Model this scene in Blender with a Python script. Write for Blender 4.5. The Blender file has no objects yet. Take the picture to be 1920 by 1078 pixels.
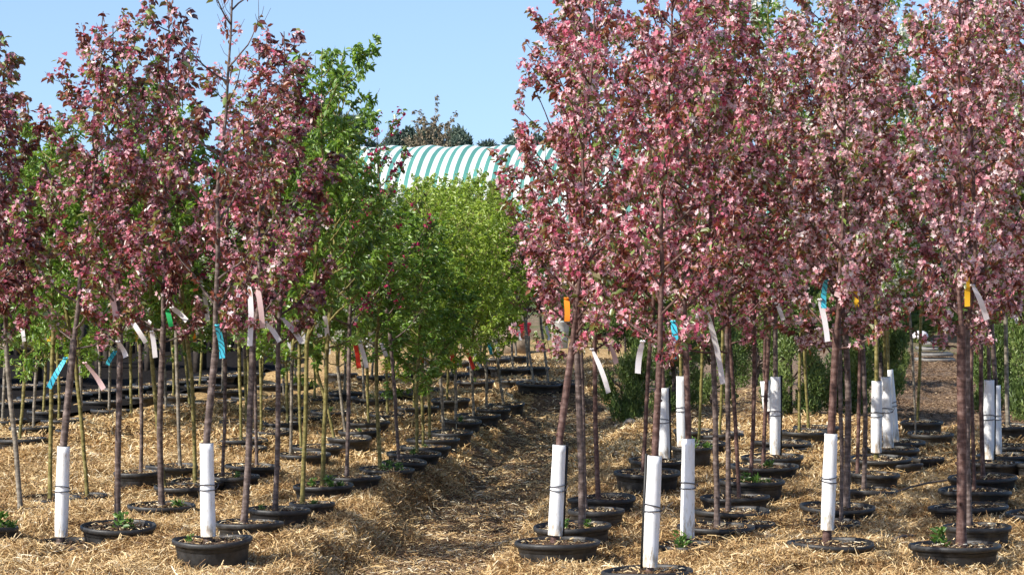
import bpy, math, random
import numpy as np
from mathutils import Vector, Matrix
random.seed(7)
RNG = np.random.default_rng(11)
S = bpy.context.scene
C = S.collection

# ------------------------------------------------------------------ camera
EYE = 2.3; FPX = 5000.0
PITCH = math.atan((539-390)/FPX)
cam_d = bpy.data.cameras.new("camera"); cam = bpy.data.objects.new("camera", cam_d); C.objects.link(cam)
cam_d.sensor_width = 36; cam_d.lens = 36*FPX/1920; cam_d.clip_start = .5; cam_d.clip_end = 2000
cam.location = (0, 0, EYE); cam.rotation_euler = (math.pi/2-PITCH, 0, 0)
S.camera = cam
# ------------------------------------------------------------------ world, sun, exposure
SUN_AZ = math.radians(-120)   # direction towards the sun, measured from +Y towards +X (left, a little behind the camera)
SUN_EL = math.radians(38)
w = bpy.data.worlds.new("World"); S.world = w; w.use_nodes = True
nt = w.node_tree; bg = nt.nodes['Background']
sky = nt.nodes.new('ShaderNodeTexSky'); sky.sky_type = 'NISHITA'; sky.sun_disc = False
sky.sun_elevation = SUN_EL; sky.sun_rotation = SUN_AZ
sky.air_density = 1.0; sky.dust_density = 1.1; sky.ozone_density = 2.2; sky.altitude = 200
_g = nt.nodes.new('ShaderNodeTexCoord'); _v = nt.nodes.new('ShaderNodeVectorMath'); _v.operation = 'ADD'; _v.inputs[1].default_value = (0, 0, .16)
_n = nt.nodes.new('ShaderNodeVectorMath'); _n.operation = 'NORMALIZE'
nt.links.new(_g.outputs['Generated'], _v.inputs[0]); nt.links.new(_v.outputs[0], _n.inputs[0]); nt.links.new(_n.outputs[0], sky.inputs[0])
nt.links.new(sky.outputs[0], bg.inputs[0]); bg.inputs[1].default_value = .15
sd = bpy.data.lights.new("sun", 'SUN'); sun = bpy.data.objects.new("sun", sd); C.objects.link(sun)
sd.energy = 4.6; sd.angle = math.radians(.53); sd.color = (1, .945, .86)
sdir = Vector((math.sin(SUN_AZ)*math.cos(SUN_EL), math.cos(SUN_AZ)*math.cos(SUN_EL), math.sin(SUN_EL)))
sun.rotation_euler = sdir.to_track_quat('Z', 'Y').to_euler(); sun.location = sdir*60
S.view_settings.view_transform = 'Standard'; S.view_settings.look = 'None'
S.view_settings.exposure = 0.66; S.view_settings.gamma = 1
S.render.engine = 'CYCLES'
S.cycles.max_bounces = 6; S.cycles.diffuse_bounces = 3; S.cycles.transmission_bounces = 4; S.cycles.transparent_max_bounces = 4
S.cycles.caustics_reflective = False; S.cycles.caustics_refractive = False

def unproj(px, py, z):
    """world point at height z seen at photo pixel (px, py)"""
    a = math.atan((539-py)/FPX) - PITCH
    v = Vector(((px-960)/FPX, math.cos(PITCH)+(539-py)/FPX*math.sin(PITCH), (539-py)/FPX*math.cos(PITCH)-math.sin(PITCH)))
    t = (z-EYE)/v.z
    return Vector((v.x*t, v.y*t, z))
def unproj_y(px, py, Y):
    v = Vector(((px-960)/FPX, math.cos(PITCH)+(539-py)/FPX*math.sin(PITCH), (539-py)/FPX*math.cos(PITCH)-math.sin(PITCH)))
    t = Y/v.y
    return Vector((v.x*t, Y, EYE+v.z*t))

# ------------------------------------------------------------------ materials
def new_mat(name):
    m = bpy.data.materials.new(name); m.use_nodes = True
    nt = m.node_tree; nt.nodes.clear()
    out = nt.nodes.new('ShaderNodeOutputMaterial'); return m, nt, out
def N(nt, t, **k):
    n = nt.nodes.new(t)
    for a, b in k.items():
        if a.startswith('i_'):
            key = a[2:]
            n.inputs[int(key) if key.isdigit() else key].default_value = b
        else: setattr(n, a, b)
    return n
def ramp(nt, fac, stops, interp='LINEAR'):
    r = nt.nodes.new('ShaderNodeValToRGB'); cr = r.color_ramp; cr.interpolation = interp
    while len(cr.elements) < len(stops): cr.elements.new(.5)
    for e, (p, c) in zip(cr.elements, stops): e.position = p; e.color = (*c, 1)
    nt.links.new(fac, r.inputs[0]); return r.outputs[0]
def leafy(name, stops, transl=.35, gloss=.06, rough=.4, tr_tint=(1, 1, 1)):
    m, nt, out = new_mat(name); L = nt.links.new
    at = N(nt, 'ShaderNodeAttribute', attribute_name='tint')
    oi = N(nt, 'ShaderNodeObjectInfo')
    add = N(nt, 'ShaderNodeMath', operation='MULTIPLY_ADD'); L(oi.outputs['Random'], add.inputs[0]); add.inputs[1].default_value = .14
    L(at.outputs['Fac'], add.inputs[2])
    sub = N(nt, 'ShaderNodeMath', operation='SUBTRACT', use_clamp=True); L(add.outputs[0], sub.inputs[0]); sub.inputs[1].default_value = .07
    col = ramp(nt, sub.outputs[0], stops)
    d = N(nt, 'ShaderNodeBsdfDiffuse'); L(col, d.inputs[0])
    t = N(nt, 'ShaderNodeBsdfTranslucent')
    mul = N(nt, 'ShaderNodeMix', data_type='RGBA', blend_type='MULTIPLY'); mul.inputs[0].default_value = 1
    L(col, mul.inputs[6]); mul.inputs[7].default_value = (*tr_tint, 1); L(mul.outputs[2], t.inputs[0])
    mx = N(nt, 'ShaderNodeMixShader'); mx.inputs[0].default_value = transl; L(d.outputs[0], mx.inputs[1]); L(t.outputs[0], mx.inputs[2])
    g = N(nt, 'ShaderNodeBsdfGlossy'); g.inputs['Roughness'].default_value = rough
    m2 = N(nt, 'ShaderNodeMixShader'); m2.inputs[0].default_value = gloss; L(mx.outputs[0], m2.inputs[1]); L(g.outputs[0], m2.inputs[2])
    L(m2.outputs[0], out.inputs[0]); return m
def bark(name, a, b, c):
    m, nt, out = new_mat(name); L = nt.links.new
    tc = N(nt, 'ShaderNodeTexCoord'); mp = N(nt, 'ShaderNodeMapping'); mp.inputs['Scale'].default_value = (1, 1, .35); L(tc.outputs['Object'], mp.inputs[0])
    n1 = N(nt, 'ShaderNodeTexNoise', i_Scale=38., i_Detail=6., i_Roughness=.7); L(mp.outputs[0], n1.inputs['Vector'])
    mp2 = N(nt, 'ShaderNodeMapping'); mp2.inputs['Scale'].default_value = (1, 1, 3); L(tc.outputs['Object'], mp2.inputs[0])
    n2 = N(nt, 'ShaderNodeTexNoise', i_Scale=14., i_Detail=3.); L(mp2.outputs[0], n2.inputs['Vector'])
    ad = N(nt, 'ShaderNodeMath', operation='ADD'); L(n1.outputs['Fac'], ad.inputs[0]); L(n2.outputs['Fac'], ad.inputs[1])
    hf = N(nt, 'ShaderNodeMath', operation='MULTIPLY', i_1=.5); L(ad.outputs[0], hf.inputs[0])
    col = ramp(nt, hf.outputs[0], [(.38, a), (.5, b), (.62, c)])
    p = N(nt, 'ShaderNodeBsdfPrincipled'); L(col, p.inputs['Base Color']); p.inputs['Roughness'].default_value = .62; p.inputs['Specular IOR Level'].default_value = .3
    bp = N(nt, 'ShaderNodeBump', i_Strength=.6, i_Distance=.01); L(hf.outputs[0], bp.inputs['Height']); L(bp.outputs[0], p.inputs['Normal'])
    L(p.outputs[0], out.inputs[0]); return m
def plain(name, col, rough=.6, spec=.4, nscale=20., namt=.25, bump=0., transl=0):
    m, nt, out = new_mat(name); L = nt.links.new
    tc = N(nt, 'ShaderNodeTexCoord')
    n1 = N(nt, 'ShaderNodeTexNoise', i_Scale=nscale, i_Detail=5., i_Roughness=.65); L(tc.outputs['Object'], n1.inputs['Vector'])
    lo = tuple(v*(1-namt) for v in col); hi = tuple(min(1, v*(1+namt)) for v in col)
    c = ramp(nt, n1.outputs['Fac'], [(.35, lo), (.65, hi)])
    p = N(nt, 'ShaderNodeBsdfPrincipled'); L(c, p.inputs['Base Color']); p.inputs['Roughness'].default_value = rough; p.inputs['Specular IOR Level'].default_value = spec
    if bump:
        bp = N(nt, 'ShaderNodeBump', i_Strength=bump, i_Distance=.02); L(n1.outputs['Fac'], bp.inputs['Height']); L(bp.outputs[0], p.inputs['Normal'])
    if transl:
        t = N(nt, 'ShaderNodeBsdfTranslucent'); L(c, t.inputs[0]); mx = N(nt, 'ShaderNodeMixShader'); mx.inputs[0].default_value = transl
        L(p.outputs[0], mx.inputs[1]); L(t.outputs[0], mx.inputs[2]); L(mx.outputs[0], out.inputs[0])
    else: L(p.outputs[0], out.inputs[0])
    return m

M = {}
M['bark_purple'] = bark('bark_purple', (.045, .031, .026), (.105, .074, .062), (.22, .17, .15))
M['bark_red'] = bark('bark_red', (.045, .022, .017), (.10, .052, .042), (.19, .12, .10))
M['bark_olive'] = bark('bark_olive', (.07, .06, .018), (.17, .145, .04), (.28, .24, .10))
M['bark_grey'] = bark('bark_grey', (.08, .068, .05), (.18, .155, .12), (.32, .28, .22))
M['leaf_bronze'] = leafy('leaf_bronze', [(0, (.11, .026, .022)), (.22, (.23, .05, .033)), (.42, (.30, .09, .045)), (.54, (.25, .15, .042)), (.66, (.19, .22, .05)), (1, (.25, .37, .08))], .4, .08, .42)
M['leaf_maroon'] = leafy('leaf_maroon', [(0, (.075, .022, .024)), (.38, (.16, .042, .040)), (.64, (.24, .075, .052)), (.8, (.20, .14, .045)), (1, (.18, .26, .06))], .34, .09, .4)
M['leaf_green'] = leafy('leaf_green', [(0, (.09, .17, .025)), (.5, (.18, .33, .045)), (1, (.36, .52, .11))], .46, .06, .42, (1, 1, .6))
M['leaf_lime'] = leafy('leaf_lime', [(0, (.18, .25, .03)), (.5, (.34, .48, .05)), (1, (.55, .66, .16))], .5, .05, .45, (1, 1, .6))
M['leaf_magenta_tree'] = leafy('leaf_mixed', [(0, (.12, .04, .035)), (.3, (.11, .18, .03)), (1, (.24, .38, .07))], .42, .06, .4)
M['bloom_pink'] = leafy('bloom_pink', [(0, (.58, .09, .17)), (.25, (.75, .26, .33)), (.5, (.84, .45, .50)), (.78, (.90, .66, .68)), (1, (.92, .86, .84))], .48, .03, .5)
M['bloom_pale'] = leafy('bloom_pale', [(0, (.68, .22, .28)), (.3, (.80, .44, .47)), (.6, (.87, .64, .65)), (1, (.92, .88, .86))], .48, .03, .5)
M['bloom_rose'] = leafy('bloom_rose', [(0, (.58, .10, .19)), (.3, (.76, .28, .36)), (.6, (.86, .50, .55)), (.85, (.90, .70, .72)), (1, (.93, .85, .85))], .5, .03, .5)
M['bloom_magenta'] = leafy('bloom_magenta', [(0, (.34, .01, .07)), (.6, (.52, .03, .13)), (1, (.66, .12, .22))], .35, .03, .5)
M['bloom_white'] = leafy('bloom_white', [(0, (.62, .62, .50)), (1, (.84, .83, .78))], .4, .03, .5)
M['juniper'] = leafy('juniper', [(0, (.045, .08, .022)), (.5, (.13, .20, .045)), (1, (.30, .36, .10))], .28, .04, .5)
M['pine'] = leafy('pine', [(0, (.045, .068, .052)), (.5, (.085, .12, .085)), (1, (.14, .18, .12))], .15, .03, .5)
M['far_green'] = leafy('far_green', [(0, (.05, .075, .03)), (.5, (.09, .12, .045)), (1, (.15, .17, .08))], .2, .02, .6)
M['bare_twig'] = leafy('bare_twig', [(0, (.20, .15, .10)), (.5, (.30, .24, .16)), (1, (.36, .33, .22))], .2, .02, .6)
M['weed'] = leafy('weed', [(0, (.05, .12, .015)), (.5, (.10, .21, .03)), (1, (.2, .34, .06))], .4, .05, .45)
M['straw'] = leafy('straw', [(0, (.10, .052, .022)), (.22, (.32, .185, .078)), (.5, (.63, .435, .20)), (.78, (.80, .63, .36)), (1, (.90, .82, .62))], .08, .03, .5)
M['chips_dark'] = leafy('chips_dark', [(0, (.07, .04, .026)), (.4, (.17, .108, .064)), (.8, (.31, .205, .12)), (1, (.5, .36, .21))], .0, .02, .6)
M['pot'] = plain('black_plastic', (.026, .025, .024), .5, .4, 14., .55, .2)
M['guard'] = plain('white_plastic', (.80, .80, .81), .42, .4, 6., .05, 0, .06)
M['stake'] = plain('black_stake', (.012, .012, .012), .5, .4)
M['wire'] = plain('wire', (.05, .05, .06), .4, .5)
M['soil'] = plain('potting_soil', (.10, .066, .045), .95, .1, 60., .6, .8)
M['tag_white'] = plain('tag_white', (.78, .74, .74), .5, .3, 8., .06, 0, .25)
M['tag_pink'] = plain('tag_pink', (.78, .56, .54), .5, .3, 8., .06, 0, .25)
M['tag_blue'] = plain('tag_blue', (.05, .46, .58), .5, .3, 8., .06, 0, .25)
M['tag_orange'] = plain('tag_orange', (.86, .28, .02), .5, .3, 8., .06, 0, .25)
M['tag_yellow'] = plain('tag_yellow', (.86, .50, .03), .5, .3, 8., .06, 0, .25)
M['tag_red'] = plain('tag_red', (.70, .045, .02), .5, .3, 8., .06, 0, .25)
M['tag_green'] = plain('tag_green', (.02, .35, .10), .5, .3, 8., .06, 0, .25)
M['ink'] = plain('ink', (.02, .02, .05), .5, .3)
M['wood_old'] = plain('weathered_wood', (.22, .17, .12), .8, .2, 12., .4, .4)
M['wood_dark'] = plain('dark_wood', (.045, .036, .03), .8, .2, 12., .4, .4)
M['hose'] = plain('brown_hose', (.15, .11, .08), .6, .3)
M['red_plastic'] = plain('red_plastic', (.55, .04, .07), .45, .4)
M['grey_plastic'] = plain('grey_plastic', (.36, .36, .33), .55, .4)
M['slab'] = plain('grey_slab', (.20, .19, .175), .8, .2, 15., .2, .3)
M['stone'] = plain('stone', (.30, .25, .21), .8, .2, 25., .3, .5)
M['pole'] = plain('galvanised', (.45, .47, .50), .4, .5)
M['sheeting'] = plain('black_ground_shade', (.016, .014, .013), 1., .02, 30., .5, .3)  # dark colour stands in for deep shade under the back left trees

def guard_mat():
    m, nt, out = new_mat('white_guard'); L = nt.links.new
    tc = N(nt, 'ShaderNodeTexCoord'); sp = N(nt, 'ShaderNodeSeparateXYZ'); L(tc.outputs['Object'], sp.inputs[0])
    mp = N(nt, 'ShaderNodeMapping'); mp.inputs['Scale'].default_value = (1, 1, .25); L(tc.outputs['Object'], mp.inputs[0])
    oi = N(nt, 'ShaderNodeObjectInfo'); ad = N(nt, 'ShaderNodeVectorMath', operation='ADD'); L(mp.outputs[0], ad.inputs[0]); L(oi.outputs['Random'], ad.inputs[1])
    n1 = N(nt, 'ShaderNodeTexNoise', i_Scale=45., i_Detail=6., i_Roughness=.7); L(ad.outputs[0], n1.inputs['Vector'])
    h = N(nt, 'ShaderNodeMapRange'); L(sp.outputs['Z'], h.inputs[0]); h.inputs[1].default_value = .0; h.inputs[2].default_value = .14; h.inputs[3].default_value = .20; h.inputs[4].default_value = 0
    s_ = N(nt, 'ShaderNodeMath', operation='ADD'); L(n1.outputs['Fac'], s_.inputs[0]); L(h.outputs[0], s_.inputs[1])
    c = ramp(nt, s_.outputs[0], [(.40, (.84, .84, .84)), (.58, (.76, .755, .73)), (.66, (.52, .45, .36)), (.78, (.34, .27, .2))])
    p = N(nt, 'ShaderNodeBsdfPrincipled'); L(c, p.inputs['Base Color']); p.inputs['Roughness'].default_value = .45
    L(p.outputs[0], out.inputs[0]); return m
M['guard'] = guard_mat()
def inked(col):
    m, nt, out = new_mat('tag_blue_inked'); L = nt.links.new
    tc = N(nt, 'ShaderNodeTexCoord'); mp = N(nt, 'ShaderNodeMapping'); mp.inputs['Rotation'].default_value = (.3, .5, .4); L(tc.outputs['Object'], mp.inputs[0])
    wv = N(nt, 'ShaderNodeTexWave', i_Scale=14., i_Distortion=7., i_Detail=2.); L(mp.outputs[0], wv.inputs['Vector'])
    c = ramp(nt, wv.outputs['Fac'], [(.0, (.01, .06, .10)), (.10, (.01, .06, .10)), (.16, col), (1, col)])
    p = N(nt, 'ShaderNodeBsdfPrincipled'); L(c, p.inputs['Base Color']); p.inputs['Roughness'].default_value = .5; L(p.outputs[0], out.inputs[0]); return m
M['tag_blue'] = inked((.05, .46, .58))
# striped cover
def striped():
    m, nt, out = new_mat('striped_cover'); L = nt.links.new
    tc = N(nt, 'ShaderNodeTexCoord'); sp = N(nt, 'ShaderNodeSeparateXYZ'); L(tc.outputs['Object'], sp.inputs[0])
    nz = N(nt, 'ShaderNodeTexNoise', i_Scale=.8, i_Detail=2.); L(tc.outputs['Object'], nz.inputs['Vector'])
    ma = N(nt, 'ShaderNodeMath', operation='MULTIPLY_ADD', i_1=.03); L(nz.outputs['Fac'], ma.inputs[0]); L(sp.outputs['X'], ma.inputs[2])
    dv = N(nt, 'ShaderNodeMath', operation='DIVIDE', i_1=.30); L(ma.outputs[0], dv.inputs[0])
    fr = N(nt, 'ShaderNodeMath', operation='FRACT'); L(dv.outputs[0], fr.inputs[0])
    c = ramp(nt, fr.outputs[0], [(0, (.80, .82, .80)), (.53, (.80, .82, .80)), (.55, (.09, .30, .25)), (.98, (.09, .30, .25)), (1, (.8, .82, .8))])
    n2 = N(nt, 'ShaderNodeTexNoise', i_Scale=2.5, i_Detail=4.); L(tc.outputs['Object'], n2.inputs['Vector'])
    mr = N(nt, 'ShaderNodeMapRange'); L(n2.outputs['Fac'], mr.inputs[0]); mr.inputs[3].default_value = .82; mr.inputs[4].default_value = 1.08
    mm = N(nt, 'ShaderNodeMix', data_type='RGBA', blend_type='MULTIPLY'); mm.inputs[0].default_value = 1; L(c, mm.inputs[6]); L(mr.outputs[0], mm.inputs[7])
    d = N(nt, 'ShaderNodeBsdfPrincipled'); L(mm.outputs[2], d.inputs['Base Color']); d.inputs['Roughness'].default_value = .55
    t = N(nt, 'ShaderNodeBsdfTranslucent'); L(mm.outputs[2], t.inputs[0])
    mx = N(nt, 'ShaderNodeMixShader'); mx.inputs[0].default_value = .15; L(d.outputs[0], mx.inputs[1]); L(t.outputs[0], mx.inputs[2])
    L(mx.outputs[0], out.inputs[0]); return m
M['striped'] = striped()

# ground: straw mulch on the beds, trodden brown path and gravelly lane by the 'zone' attribute
def ground_mat():
    m, nt, out = new_mat('mulched_ground'); L = nt.links.new
    g = N(nt, 'ShaderNodeNewGeometry')
    n1 = N(nt, 'ShaderNodeTexNoise', i_Scale=55., i_Detail=6., i_Roughness=.75, i_Distortion=1.2); L(g.outputs['Position'], n1.inputs['Vector'])
    v = N(nt, 'ShaderNodeTexVoronoi', i_Scale=42.); v.feature = 'F1'; L(g.outputs['Position'], v.inputs['Vector'])
    n0 = N(nt, 'ShaderNodeTexNoise', i_Scale=1.6, i_Detail=4.); L(g.outputs['Position'], n0.inputs['Vector'])
    mixf = N(nt, 'ShaderNodeMath', operation='MULTIPLY_ADD', i_1=.35); L(v.outputs['Color'], mixf.inputs[0]); L(n1.outputs['Fac'], mixf.inputs[2])
    mf = N(nt, 'ShaderNodeMath', operation='SUBTRACT', i_1=.17); L(mixf.outputs[0], mf.inputs[0])
    straw = ramp(nt, mf.outputs[0], [(.25, (.08, .042, .018)), (.42, (.30, .175, .07)), (.55, (.56, .37, .16)), (.75, (.74, .56, .30))])
    path = ramp(nt, mf.outputs[0], [(.25, (.05, .03, .019)), (.45, (.14, .088, .052)), (.6, (.23, .15, .09)), (.8, (.40, .28, .16))])
    lane = ramp(nt, mf.outputs[0], [(.25, (.09, .055, .035)), (.45, (.20, .135, .088)), (.6, (.30, .21, .14)), (.8, (.46, .34, .22))])
    grass = ramp(nt, mf.outputs[0], [(.25, (.03, .05, .012)), (.5, (.10, .13, .04)), (.8, (.22, .24, .10))])
    a = N(nt, 'ShaderNodeAttribute', attribute_name='zone'); sp = N(nt, 'ShaderNodeSeparateXYZ'); L(a.outputs['Vector'], sp.inputs[0])
    def mixc(f, x, y):
        mr = N(nt, 'ShaderNodeMath', operation='MULTIPLY_ADD', i_1=.9); L(n0.outputs['Fac'], mr.inputs[0]); L(f, mr.inputs[2])
        ss = N(nt, 'ShaderNodeMapRange', interpolation_type='SMOOTHSTEP'); L(mr.outputs[0], ss.inputs[0]); ss.inputs[1].default_value = .78; ss.inputs[2].default_value = 1.12
        k = N(nt, 'ShaderNodeMix', data_type='RGBA'); L(ss.outputs[0], k.inputs[0]); L(x, k.inputs[6]); L(y, k.inputs[7]); return k.outputs[2]
    c = mixc(sp.outputs['X'], straw, path); c = mixc(sp.outputs['Y'], c, lane); c = mixc(sp.outputs['Z'], c, grass)
    p = N(nt, 'ShaderNodeBsdfPrincipled'); L(c, p.inputs['Base Color']); p.inputs['Roughness'].default_value = .9; p.inputs['Specular IOR Level'].default_value = .15
    bp = N(nt, 'ShaderNodeBump', i_Strength=.9, i_Distance=.02); L(mf.outputs[0], bp.inputs['Height']); L(bp.outputs[0], p.inputs['Normal'])
    L(p.outputs[0], out.inputs[0]); return m
M['ground'] = ground_mat()

# ------------------------------------------------------------------ mesh helpers
def mesh_from(name, V, F, mats, tint=None, smooth=False, mat_idx=None):
    """V (n,3); F list of arrays of faces with the same number of corners each"""
    me = bpy.data.meshes.new(name)
    V = np.asarray(V, np.float32); me.vertices.add(len(V)); me.vertices.foreach_set('co', V.ravel())
    if not isinstance(F, list): F = [F]
    F = [np.asarray(f, np.int32) for f in F if len(f)]
    loops = np.concatenate([f.ravel() for f in F]); tot = np.concatenate([np.full(len(f), f.shape[1], np.int32) for f in F])
    me.loops.add(len(loops)); me.loops.foreach_set('vertex_index', loops)
    me.polygons.add(len(tot)); st = np.concatenate([[0], np.cumsum(tot)[:-1]]).astype(np.int32)
    me.polygons.foreach_set('loop_start', st); me.polygons.foreach_set('loop_total', tot)
    if mat_idx is not None: me.polygons.foreach_set('material_index', np.asarray(mat_idx, np.int32))
    if smooth: me.polygons.foreach_set('use_smooth', np.ones(len(tot), bool))
    for m in (mats if isinstance(mats, (list, tuple)) else [mats]): me.materials.append(m)
    if tint is not None:
        a = me.attributes.new('tint', 'FLOAT', 'POINT'); a.data.foreach_set('value', np.asarray(tint, np.float32))
    me.update(calc_edges=True)
    return me
class Buf:
    def __init__(s): s.v = []; s.q = []; s.t = []; s.n = 0
    def add(s, V, Q=None, T=None):
        V = np.asarray(V, float).reshape(-1, 3); s.v.append(V)
        if Q is not None and len(Q): s.q.append(np.asarray(Q)+s.n)
        if T is not None and len(T): s.t.append(np.asarray(T)+s.n)
        s.n += len(V)
    def tube(s, P, R, k=6, cap=False):
        P = np.asarray(P, float); n = len(P); R = np.broadcast_to(R, n)
        T = np.gradient(P, axis=0); T /= np.linalg.norm(T, axis=1, keepdims=True)+1e-9
        ref = np.array([1., 0, 0]) if abs(T[0, 0]) < .8 else np.array([0, 1., 0])
        U = np.cross(T, ref); U /= np.linalg.norm(U, axis=1, keepdims=True)+1e-9; W = np.cross(T, U)
        a = np.arange(k)*2*math.pi/k
        V = P[:, None]+R[:, None, None]*(np.cos(a)[None, :, None]*U[:, None]+np.sin(a)[None, :, None]*W[:, None])
        i = np.arange(n-1)[:, None]*k; j = np.arange(k)[None]; j2 = (j+1) % k
        Q = np.stack([i+j, i+j2, i+k+j2, i+k+j], -1).reshape(-1, 4)
        s.add(V, Q)
        if cap:
            for b in (0, n-1):
                s.add(np.vstack([P[b], V[b]]), None, np.array([[0, 1+x, 1+(x+1) % k] for x in range(k)]))
    def box(s, c, d, rz=0):
        x, y, z = [v/2 for v in d]
        V = np.array([[sx*x, sy*y, sz*z] for sz in (-1, 1) for sx, sy in ((-1, -1), (1, -1), (1, 1), (-1, 1))])
        ca, sa = math.cos(rz), math.sin(rz); V = np.stack([V[:, 0]*ca-V[:, 1]*sa, V[:, 0]*sa+V[:, 1]*ca, V[:, 2]], 1)+np.array(c)
        s.add(V, [[0, 3, 2, 1], [4, 5, 6, 7], [0, 1, 5, 4], [1, 2, 6, 5], [2, 3, 7, 6], [3, 0, 4, 7]])
    def lathe(s, prof, k=32, jit=None):
        prof = np.asarray(prof, float); a = np.arange(k)*2*math.pi/k
        r = prof[:, 0][:, None]; z = np.repeat(prof[:, 1][:, None], k, 1)
        V = np.stack([r*np.cos(a), r*np.sin(a), z], -1)
        if jit is not None: V = jit(V)
        n = len(prof); i = np.arange(n-1)[:, None]*k; j = np.arange(k)[None]; j2 = (j+1) % k
        s.add(V, np.stack([i+j, i+j2, i+k+j2, i+k+j], -1).reshape(-1, 4))
    def mesh(s, name, mats, smooth=False, tint=None):
        F = []
        if s.q: F.append(np.vstack(s.q))
        if s.t: F.append(np.vstack(s.t))
        return mesh_from(name, np.vstack(s.v), F, mats, tint, smooth)
def ob(name, data, parent=None, loc=(0, 0, 0), rot=(0, 0, 0), sc=(1, 1, 1)):
    o = bpy.data.objects.new(name, data); C.objects.link(o)
    if parent: o.parent = parent
    o.location = loc; o.rotation_euler = rot; o.scale = sc; return o
def tag(o, label=None, cat=None, group=None, kind=None):
    if label: o['label'] = label
    if cat: o['category'] = cat
    if group: o['group'] = group
    if kind: o['kind'] = kind
    return o

def unit(v): return v/(np.linalg.norm(v, axis=-1, keepdims=True)+1e-9)
def leaf_arrays(P, D, size, rng, wid=.46, droop=.25, fold=.12):
    n = len(P); D = unit(D); R = unit(np.cross(D, unit(rng.normal(size=(n, 3))))); U = np.cross(R, D)
    L = size[:, None]
    w = wid*L*.5
    tip = D-np.array([0, 0, droop])
    b = P; r1 = P+D*L*.28+R*w+U*L*fold; l1 = P+D*L*.28-R*w+U*L*fold
    mid = unit(D*.75+tip*.25)
    r2 = P+mid*L*.68+R*w*.8+U*L*fold; l2 = P+mid*L*.68-R*w*.8+U*L*fold; t = P+unit(tip)*L
    V = np.stack([b, r1, r2, t, l2, l1], 1).reshape(-1, 3)
    k = np.arange(n)[:, None]*6
    Q = np.concatenate([k+np.array([[0, 1, 2, 3]]), k+np.array([[0, 3, 4, 5]])], 0)
    return V, Q
def flower_arrays(P, Nrm, size, rng):
    n = len(P); Nn = unit(Nrm); A = unit(np.cross(Nn, unit(rng.normal(size=(n, 3))))); B = np.cross(Nn, A)
    V = [P-Nn*size[:, None]*.15]
    for i in range(5):
        for kk, (r, up) in enumerate(((.30, .05), (.52, .16))):
            a = 2*math.pi*(i+(.5 if kk == 0 else 0))/5
            rr = r*size*rng.uniform(.85, 1.15, n); uu = up*size*rng.uniform(-.2, 1.8, n)
            V.append(P+(A*math.cos(a)+B*math.sin(a))*rr[:, None]+Nn*uu[:, None])
    V = np.stack(V, 1).reshape(-1, 3)   # centre, notch0, tip0, notch1, tip1 ...
    k = np.arange(n)[:, None]*11; Q = []
    for i in range(5):
        no = 1+2*i; ti = 2+2*((i+1) % 5); n2 = 1+2*((i+1) % 5)
        Q.append(k+np.array([[0, no, ti, n2]]))
    return V, np.concatenate(Q, 0)

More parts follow.
